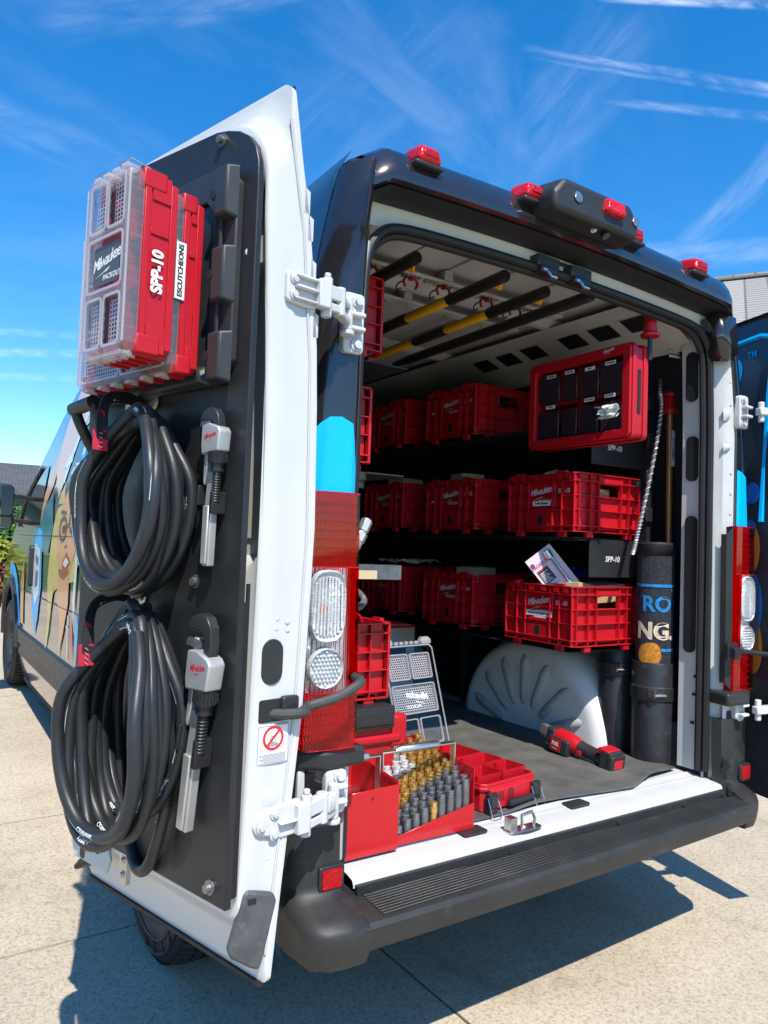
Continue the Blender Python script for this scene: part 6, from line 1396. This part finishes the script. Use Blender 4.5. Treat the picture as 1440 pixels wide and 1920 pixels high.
# red sheet metal nipple boxes
def nip_box(label, x0, x1, y0, y1, filled):
    t = thing('nipple_caddy', label, 'caddy', ((x0+x1)/2,y0,ZF-.002)); w_, d_ = x1-x0, y1-y0; hw = w_/2; th = .0022
    b = MB(); b.box((-hw,0,0), (hw,d_,th)); b.box((-hw,d_-th,0), (hw,d_,.20)); 
    for s in (-1, 1):
        xa, xb = sorted((s*hw, s*(hw-th))); b.prism([(0,0),(d_,0),(d_,.205),(0,.178)], xa, xb, 'x')
    b.build('sheet_body', REDMET, t, bevel=.0008, seg=1)
    b = MB()
    if filled: b.prism([(-hw,0),(hw,0),(hw,.076),(-hw,.026)], -.002, 0, 'y')
    else: b.prism([(-hw,0),(hw,0),(hw,.178),(-hw,.172)], -.002, 0, 'y')
    b.box((-hw,-.012,0), (hw,0,.0022)) if False else None
    b.build('front_panel', REDMET, t, bevel=.0008, seg=1)
    b = MB()
    for s in (-1, 1):
        for k in range(14): b.cyl((s*(hw-th-.0004),.02+.018*k,.150+.02*(k%2)+.0015*k), (s*(hw+.0004),.02+.018*k,.150+.02*(k%2)+.0015*k), .0032, n=8)
    b.cyl((0,-.0028,.15), (0,-.0018,.15), .004, n=8) if not filled else None
    b.build('punched_hole', BLACKMET, t)
    b = MB(); hy = .10; zt = .232
    for s in (-1, 1): b.box((s*(hw-.006)-.002,hy-.012,.10), (s*(hw-.006)+.002,hy+.012,zt))
    pth = [(-hw+.006,hy,zt),(-hw*.55,hy,zt+.002),(-hw*.5,hy,zt+.003),(hw*.5,hy,zt+.003),(hw*.55,hy,zt+.002),(hw-.006,hy,zt)]
    b.box((-hw+.004,hy-.012,zt-.002), (hw-.004,hy+.012,zt+.002)); b.tube([(-hw*.6,hy,zt+.001),(-hw*.5,hy,zt+.001),(hw*.5,hy,zt+.001),(hw*.6,hy,zt+.001)], [.004,.012,.012,.004], 12); b.build('carry_handle', ALU, t, bevel=.001)
    return t, w_, d_
nb, w_, d_ = nip_box('red metal caddy full of brass and black pipe nipples on the sill', -.597, -.316, .042, .37, True)
eb, _, _ = nip_box('empty red metal caddy with a solid front beside the full one', -.785, -.607, .025, .30, False)
b = MB(); b.box((-.088,.02,.10), (.088,.26,.104)); b.box((-.088,.02,.07),(.088,.024,.104)); b.build('inner_tray', ALU, eb)
b = MB(); b.box((-w_/2+.003,.02,.05), (w_/2-.003,.024,.20)) if False else b.box((-w_/2+.003,.29,.02), (w_/2-.003,.294,.19)); b.build('inner_panel', REDMET, nb)
meshes = {}
def nipple_mesh(kind, L_, r_):
    k = (kind, L_, r_)
    if k in meshes: return meshes[k]
    b = MB()
    if kind == 'iron': pr = [(r_*.82,0),(r_,.012),(r_,L_-.016),(r_*.97,L_-.016)]+[(r_*(.95 if j % 2 else .88), L_-.015+.0022*j) for j in range(7)]+[(r_*.62,L_),(r_*.6,L_-.012)]
    else: pr = [(r_,0),(r_,L_*.55),(r_*1.12,L_*.56),(r_*1.12,L_*.74),(r_*.95,L_*.75),(r_,L_*.77)]+[(r_*(.98 if j % 2 else .90), L_-.013+.0022*j) for j in range(6)]+[(r_*.66,L_),(r_*.62,L_-.012)]
    b.lathe(pr, 12, cap=False); m_ = {'iron': DKSTEEL, 'brass': BRASS, 'chrome': mat('chrome', (.74,.74,.73), .26, metal=.45, var=.1)}[kind]
    o = b.build('pipe_nipple', m_, nb, smooth=35); meshes[k] = o.data; bpy.data.objects.remove(o); return meshes[k]
rnd = random.Random(2)
rows = 12; cols = 9
for j in range(rows):
    for i in range(cols):
        x = -w_/2+.018+(w_-.036)*i/(cols-1)+(.006 if j % 2 else -.004); y = .014+.0238*j; f = i/(cols-1)
        kind = 'iron' if j < 4-(0 if f > .25 else 1) else ('chrome' if 7 <= j <= 9 and .2 < f < .75-.05*(j-7) else 'brass')
        if kind == 'iron' and rnd.random() < .06: kind = 'brass'
        Lx = .040+.098*f**.9+rnd.choice((-.006,0,.005)); 
        base = .006
        if j >= 3: base = .010+.0055*(j-2)+.04*min(1,(j-2)/3); Lx = .055+.06*f*(1 if j < 6 else .6)
        if kind != 'iron': Lx = .05+.035*f
        if x < -w_/2+.012 or x > w_/2-.012: continue
        Lx = round(Lx/.01)*.01; r_ = .0122 if kind == 'iron' else .0112
        top = .050+.095*f+.0068*j; base = max(.004, top-Lx)
        o = bpy.data.objects.new('pipe_nipple', nipple_mesh(kind, Lx, r_)); C.objects.link(o); o.parent = nb; o.location = (x, y, base); o.rotation_euler = (rnd.gauss(0,.015), rnd.gauss(0,.015), rnd.random()*6)
# open organiser on the floor: red base, clear lid leaning back
t = thing('open_organiser', 'open red organiser with empty bins and clear lid tipped back on the floor mat', 'organiser case', M=Matrix.Translation((-.222,.105,ZF+.006)) @ Matrix.Rotation(R(7), 4, 'Z'))
W2, D2, H2 = .262, .40, .085
b = MB(); b.ring(rounded8(0,W2,0,D2,.016), rounded8(.006,W2-.006,.006,D2-.006,.014), 0, H2); b.box((.004,.004,0), (W2-.004,D2-.004,.004)); b.ring(rounded8(-.006,W2+.006,-.006,D2+.006,.018), rounded8(0,W2,0,D2,.016), H2-.020, H2-.010)
b.build('base', RED, t, bevel=.003)
b = MB()
def bin_(x0,x1,y0,y1,h0): 
    P, Q = rrect(x0,x1,y0,y1,.010), rrect(x0+.003,x1-.003,y0+.003,y1-.003,.008); P2, Q2 = rrect(x0+.007,x1-.007,y0+.007,y1-.007,.008), rrect(x0+.009,x1-.009,y0+.009,y1-.009,.007); n = len(P)
    vs = [(*p,.008) for p in P2]+[(*p,h0) for p in P]+[(*q,h0) for q in Q]+[(*q,.012) for q in Q2]
    b.add(vs, [(r0*n+k,r0*n+(k+1)%n,(r0+1)*n+(k+1)%n,(r0+1)*n+k) for r0 in range(3) for k in range(n)]+[tuple(3*n+k for k in range(n))])
    b.cbox(((x0+x1)/2,y1-.010,h0-.022), (.010,.012,.04))
for x0,x1,y0,y1 in ((.010,.128,.03,.125),(.132,.252,.03,.125),(.010,.252,.13,.225),(.010,.128,.23,.385),(.132,.252,.23,.385)): bin_(x0,x1,y0,y1,H2+.016)
b.build('bin', RED, t)
b = MB(); b.add([(.03,-.012,.006),(W2-.03,-.012,.006),(W2-.03,-.012,.066),(.03,-.012,.066),(.02,.001,.002),(W2-.02,.001,.002),(W2-.02,.001,.074),(.02,.001,.074)], [(0,1,2,3),(0,4,5,1),(1,5,6,2),(2,6,7,3),(3,7,4,0)]); b.build('front_block', RED, t, bevel=.003)
b = MB(); b.prism(rrect(.105,.135,.022,.062,.014,5), -.0135, -.0118, 'y'); b.prism(rrect(.06,.085,.03,.058,.004), -.0132, -.0118, 'y'); b.build('front_slot', mat('deep_red', (.18,.004,.008), .5), t)
b = MB(); b.cyl((.095,-.026,.020), (.215,-.026,.020), .010, n=14)
for k in range(12): b.cyl((.10+.0095*k,-.026,.020), (.1045+.0095*k,-.026,.020), .0118, n=14)
b.build('grip', PLASTIC, t)
b = MB()
for x in (.022, W2-.022): b.box((x-.020,-.026,.0), (x+.020,-.006,.062)); b.box((x-.016,-.030,.018), (x+.016,-.024,.056))
b.build('latch', BLACKMET, t, bevel=.003)
b = MB()
for x in (.022, W2-.022): b.tube([(x-.022,-.018,.05),(x-.024,-.040,-.0),(x-.016,-.042,-.012),(x+.016,-.042,-.012),(x+.024,-.040,0),(x+.022,-.018,.05)], .0022, 6)
b.build('latch_wire', STEEL, t)
Ml = Matrix.Translation((.0,D2+.006,H2-.01)) @ Matrix.Rotation(R(72), 4, 'X')     # lid plane, hinged at the back
b = MB(); LD = .40
b.ring(rounded8(-.004,W2+.004,0,LD,.016), rounded8(.010,W2-.010,.012,LD-.012,.012), -.010, .012, 'z', Ml); b.box((.008,.010,-.002), (W2-.008,LD-.010,.0008), Ml)
wl_ = [(.026,.122,.27,.36),(.140,.236,.27,.36),(.026,.236,.145,.245),(.026,.122,.03,.12),(.140,.236,.03,.12)]
b.build('lid', CLEAR, t, bevel=.002, seg=1)
b = MB(); fr_ = RIDGE
for x0,x1,y0,y1 in wl_: b.ring(rrect(x0-.004,x1+.004,y0-.004,y1+.004,.010), rrect(x0,x1,y0,y1,.008), .001, .007, 'z', Ml)
b.ring(rounded8(.004,W2-.004,.006,LD-.006,.014), rounded8(.008,W2-.008,.010,LD-.010,.013), .010, .0135, 'z', Ml)
for x in (.03, W2-.03): b.prism(rrect(x-.026,x+.026,LD-.004,LD+.018,.008), -.008, .012, 'z', Ml); b.cyl(Ml @ Vector((x-.02,LD+.016,0)), Ml @ Vector((x+.02,LD+.016,0)), .010, n=10)
for k in range(5): b.cbox((.08+.026*k,LD+.004,.004), (.014,.012,.008), Ml)
b.build('lid_ridge', fr_, t)
b = MB(); s_ = .0115
for x0,x1,y0,y1 in wl_[:3]:
    j = 0; y = y0+.006
    while y < y1-.004:
        x = x0+.006+(s_*.433 if j % 2 else 0)
        while x < x1-.004:
            P = [(x+s_*.5*math.cos(R(60*k+30)), y+s_*.5*math.sin(R(60*k+30))) for k in range(6)]; Q = [(x+s_*.43*math.cos(R(60*k+30)), y+s_*.43*math.sin(R(60*k+30))) for k in range(6)]
            b.add([(*p,.0012) for p in P+Q], [(k,(k+1)%6,6+(k+1)%6,6+k) for k in range(6)], Ml); x += s_*.866
        y += s_*.75; j += 1
o = b.build('honeycomb_print', mat('honeycomb_white', (.7,.7,.72), .4), t); o['kind'] = 'stuff'
b = MB()
for x0,x1,y0,y1 in wl_[:2]: b.prism(rrect(x0+.003,x1-.003,y0+.003,y1-.003,.006), -.0034, -.0028, 'z', Ml)
b.build('foam_patch', mat('maroon_film', (.05,.012,.02), .3), t)
b = MB(); b.prism(rrect(.075,.215,.155,.235,.010), -.0032, -.0026, 'z', Ml); b.build('name_plate', BTXT, t)
p_ = Ml @ Vector((.145,.195,.0018)); logo(WTXT, t, p_, Ml.to_3x3() @ Vector((-1,0,0)), Ml.to_3x3() @ Vector((0,1,0)), .105)
# tool chest with carry rails under the crate
t = thing('tool_chest', 'red tool chest with black latch bar and grey pull rails under a crate', 'tool chest', (-.645,.28,ZF))
b = MB(); b.add([(-.19,.0,0),(.19,.0,0),(.19,.40,0),(-.19,.40,0),(-.2,-.01,.27),(.2,-.01,.27),(.2,.41,.27),(-.2,.41,.27)], [(0,1,5,4),(1,2,6,5),(2,3,7,6),(3,0,4,7),(4,5,6,7),(3,2,1,0)]); b.box((-.205,-.02,.215), (.21,.02,.245)); b.box((.17,-.015,.20), (.235,.03,.30)); b.build('chest_body', RED, t, bevel=.010)
b = MB(); b.box((-.2,-.03,.265), (.175,.40,.335)); b.box((-.2,-.034,.275), (.165,-.02,.325)); b.build('lid', BLACKMET, t, bevel=.014, seg=3)
b = MB(); b.lathe([(.014,0),(.014,.004),(.008,.006)], 16, Matrix.Translation((-.02,-.034,.303)) @ Matrix.Rotation(R(90),4,'X')); b.build('lock', PLASTIC, t)
b = MB(); b.box((.19,-.008,.0), (.212,.006,.205)); b.build('pull_rail', ALU, t, bevel=.002)
# bucket top in the crate, hose, gas line, steel tube
t = thing('domed_cover', 'red domed cover heaped in the crate behind the tail lamp', 'cover', (-.64,.49,1.10)); b = MB(); b.lathe([(.165,0),(.165,.03),(.15,.065),(.11,.085),(.05,.092),(.005,.094)], 28); b.build('dome', RED, t, smooth=60)
b = MB(); b.tube([(.1*math.cos(k*.35),.1*math.sin(k*.35),.089) for k in range(19)], .006, 6); b.build('dome_ring', mat('deep_red', (.18,.004,.008), .5), t)
b = MB(); b.tube(spline([(-.78,.45,1.30),(-.62,.36,1.27),(-.555,.33,1.225),(-.60,.30,1.195),(-.70,.28,1.185)], 8), .011, 10); b.tube(spline([(-.74,.5,1.35),(-.60,.46,1.31),(-.545,.42,1.265),(-.585,.38,1.24),(-.72,.36,1.255)], 8), .007, 8)
o = b.build('tool_hose', mat('grey_hose', (.10,.10,.10), .5)); tag(o, 'grey looped hose lying over the crate behind the tail lamp', 'hose')
t = thing('square_tube', 'short square steel tube sticking out above the grey hose', 'steel tube', M=frame_m((-.60,.20,1.315), (1,-.10,0), (0,0,1)))
b = MB(); b.ring([(-.022,-.022),(.022,-.022),(.022,.022),(-.022,.022)], [(-.018,-.018),(.018,-.018),(.018,.018),(-.018,.018)], -.24, .08, 'x'); b.build('tube', mat('mill_steel', (.16,.16,.17), .4, metal=.7, var=.3, vscale=20), t, bevel=.001)
for k in range(3): pass
b = MB(); b.box((-.24,-.02,.0225), (-.01,.005,.0345)); o = b.build('wood_strip', mat('pale_wood', (.55,.44,.28), .7, var=.1)); o.matrix_world = frame_m((-.60,.20,1.315), (1,-.10,0), (0,0,1)); tag(o, 'pale wood strip lying on the square steel tube', 'wood strip')
t = thing('gas_hose', 'yellow ribbed gas hose with silver end fitting', 'gas hose', (-.75,.21,1.20)); pth = spline([(-.04,0,0),(.0,-.005,.07),(.045,-.01,.13),(.077,-.01,.19)], 8)
b = MB(); rr = [.0115+(.0022 if k % 2 else 0) for k in range(70)]; P2_ = [pth[0].lerp(pth[0], 0)]*0
def resample(pth, n):
    o = []
    for k in range(n): q = k/(n-1)*(len(pth)-1); j = min(int(q), len(pth)-2); o.append(pth[j].lerp(pth[j+1], q-j))
    return o
b.tube(resample(pth, 70), rr, 12); b.build('hose', YGAS, t, smooth=60)
b = MB(); d = Vector((.45,0,.9)).normalized(); q = pth[-1]; b.cyl(q-d*.005, q+d*.018, .0165, n=20); b.cyl(q+d*.018, q+d*.046, .0205, n=6); b.cyl(q+d*.046, q+d*.052, .014, n=16); b.cyl(q+d*.052, q+d*.088, .0185, n=6); b.cyl(q+d*.088, q+d*.092, .014, n=12); b.build('fitting', mat('galvanised', (.55,.54,.50), .45, metal=.8, var=.1), t, bevel=.001)
# white product carton deep inside
t = thing('product_carton', 'white carton with red band and blue disc deep on the floor', 'box', (.42,1.72,ZF)); 
b = MB(); b.box((0,0,0), (.26,.3,.42)); b.build('carton', mat('white_card', (.62,.61,.6), .6), t, bevel=.003)
b = MB(); b.box((-.0005,-.0008,.385), (.2605,-.0001,.42)); rb_ = b.build('red_band', RTXT, t); text('AUTHORIZED BY PLUMBING FIRM', WTXT, rb_, (.14,-.0012,.402), (1,0,0), (0,0,1), .012)
b = MB(); b.lathe([(.035,.0),(.035,.001)], 24, Matrix.Translation((.06,-.0002,.31)) @ Matrix.Rotation(R(90),4,'X')); bd_ = b.build('blue_disc', mat('blue_print', (.02,.12,.45), .5), t); text('usb', WTXT, bd_, (.06,-.002,.31), (1,0,0), (0,0,1), .03)
b = MB(); b.box((.09,-.0008,.24), (.2,-.0002,.275)); b.build('printed_photo', BTXT, t)
# cordless tool on the mat
t = thing('cordless_tool', 'red and black cordless power tool lying on the floor mat', 'power tool', M=Matrix.Translation((.56,.41,ZF+.048)) @ Matrix.Rotation(R(-88), 4, 'Z') @ Matrix.Rotation(R(8), 4, 'Y') @ Matrix.Diagonal((.87,1.08,1.08,1)))
# local x runs from the head to the battery
b = MB(); pr = [(.030,-.13),(.035,-.12),(.037,-.10),(.038,-.05),(.034,-.01),(.026,.02)]; M = Matrix.Rotation(R(90),4,'Y')
b.lathe(pr, 24, M); b.build('body', RED, t, bevel=.003)
b = MB(); b.cbox((-.072,-.022,-.014), (.115,.052,.058)); b.lathe([(.029,.01),(.025,.04),(.024,.09),(.028,.13),(.031,.15)], 20, M); b.cbox((-.145,0,.0), (.05,.062,.066)); b.build('rubber_housing', PLASTIC, t, bevel=.008, seg=3)
b = MB(); b.tube([(-.165,0,0),(-.20,.0,.0),(-.212,.012,0),(-.212,.035,0)], [.028,.026,.022,.018], 14); b.cbox((-.185,-.020,.016), (.040,.026,.036)); b.build('tool_head', DKSTEEL, t, bevel=.003)
b = MB(); b.cbox((.185,0,.0), (.06,.074,.088)); b.cbox((.212,0,-.006), (.03,.080,.080)); bt = b.build('battery', PLASTIC, t, bevel=.007, seg=3)
b = MB(); b.cbox((.170,0,.036), (.060,.070,.022)); b.build('battery_collar', RED, t, bevel=.004)
b = MB(); b.box((-.115,-.0500,-.034), (-.055,-.0482,.008)); pn = b.build('badge', RED, t)
text('FUEL', WTXT, pn, (-.085,-.0506,-.008), (1,0,0), (0,0,1), .019, bold=.0008, shear=.2); text('BRUSHLESS', WTXT, pn, (-.085,-.0506,-.026), (1,0,0), (0,0,1), .006)
b = MB(); b.box((.2275,-.024,-.012), (.2278,.024,.018)); bb = b.build('battery_badge', RTXT, t)
b = MB(); b.cbox((.03,-.022,-.012), (.03,.012,.018)); b.build('trigger', RED, t, bevel=.003)
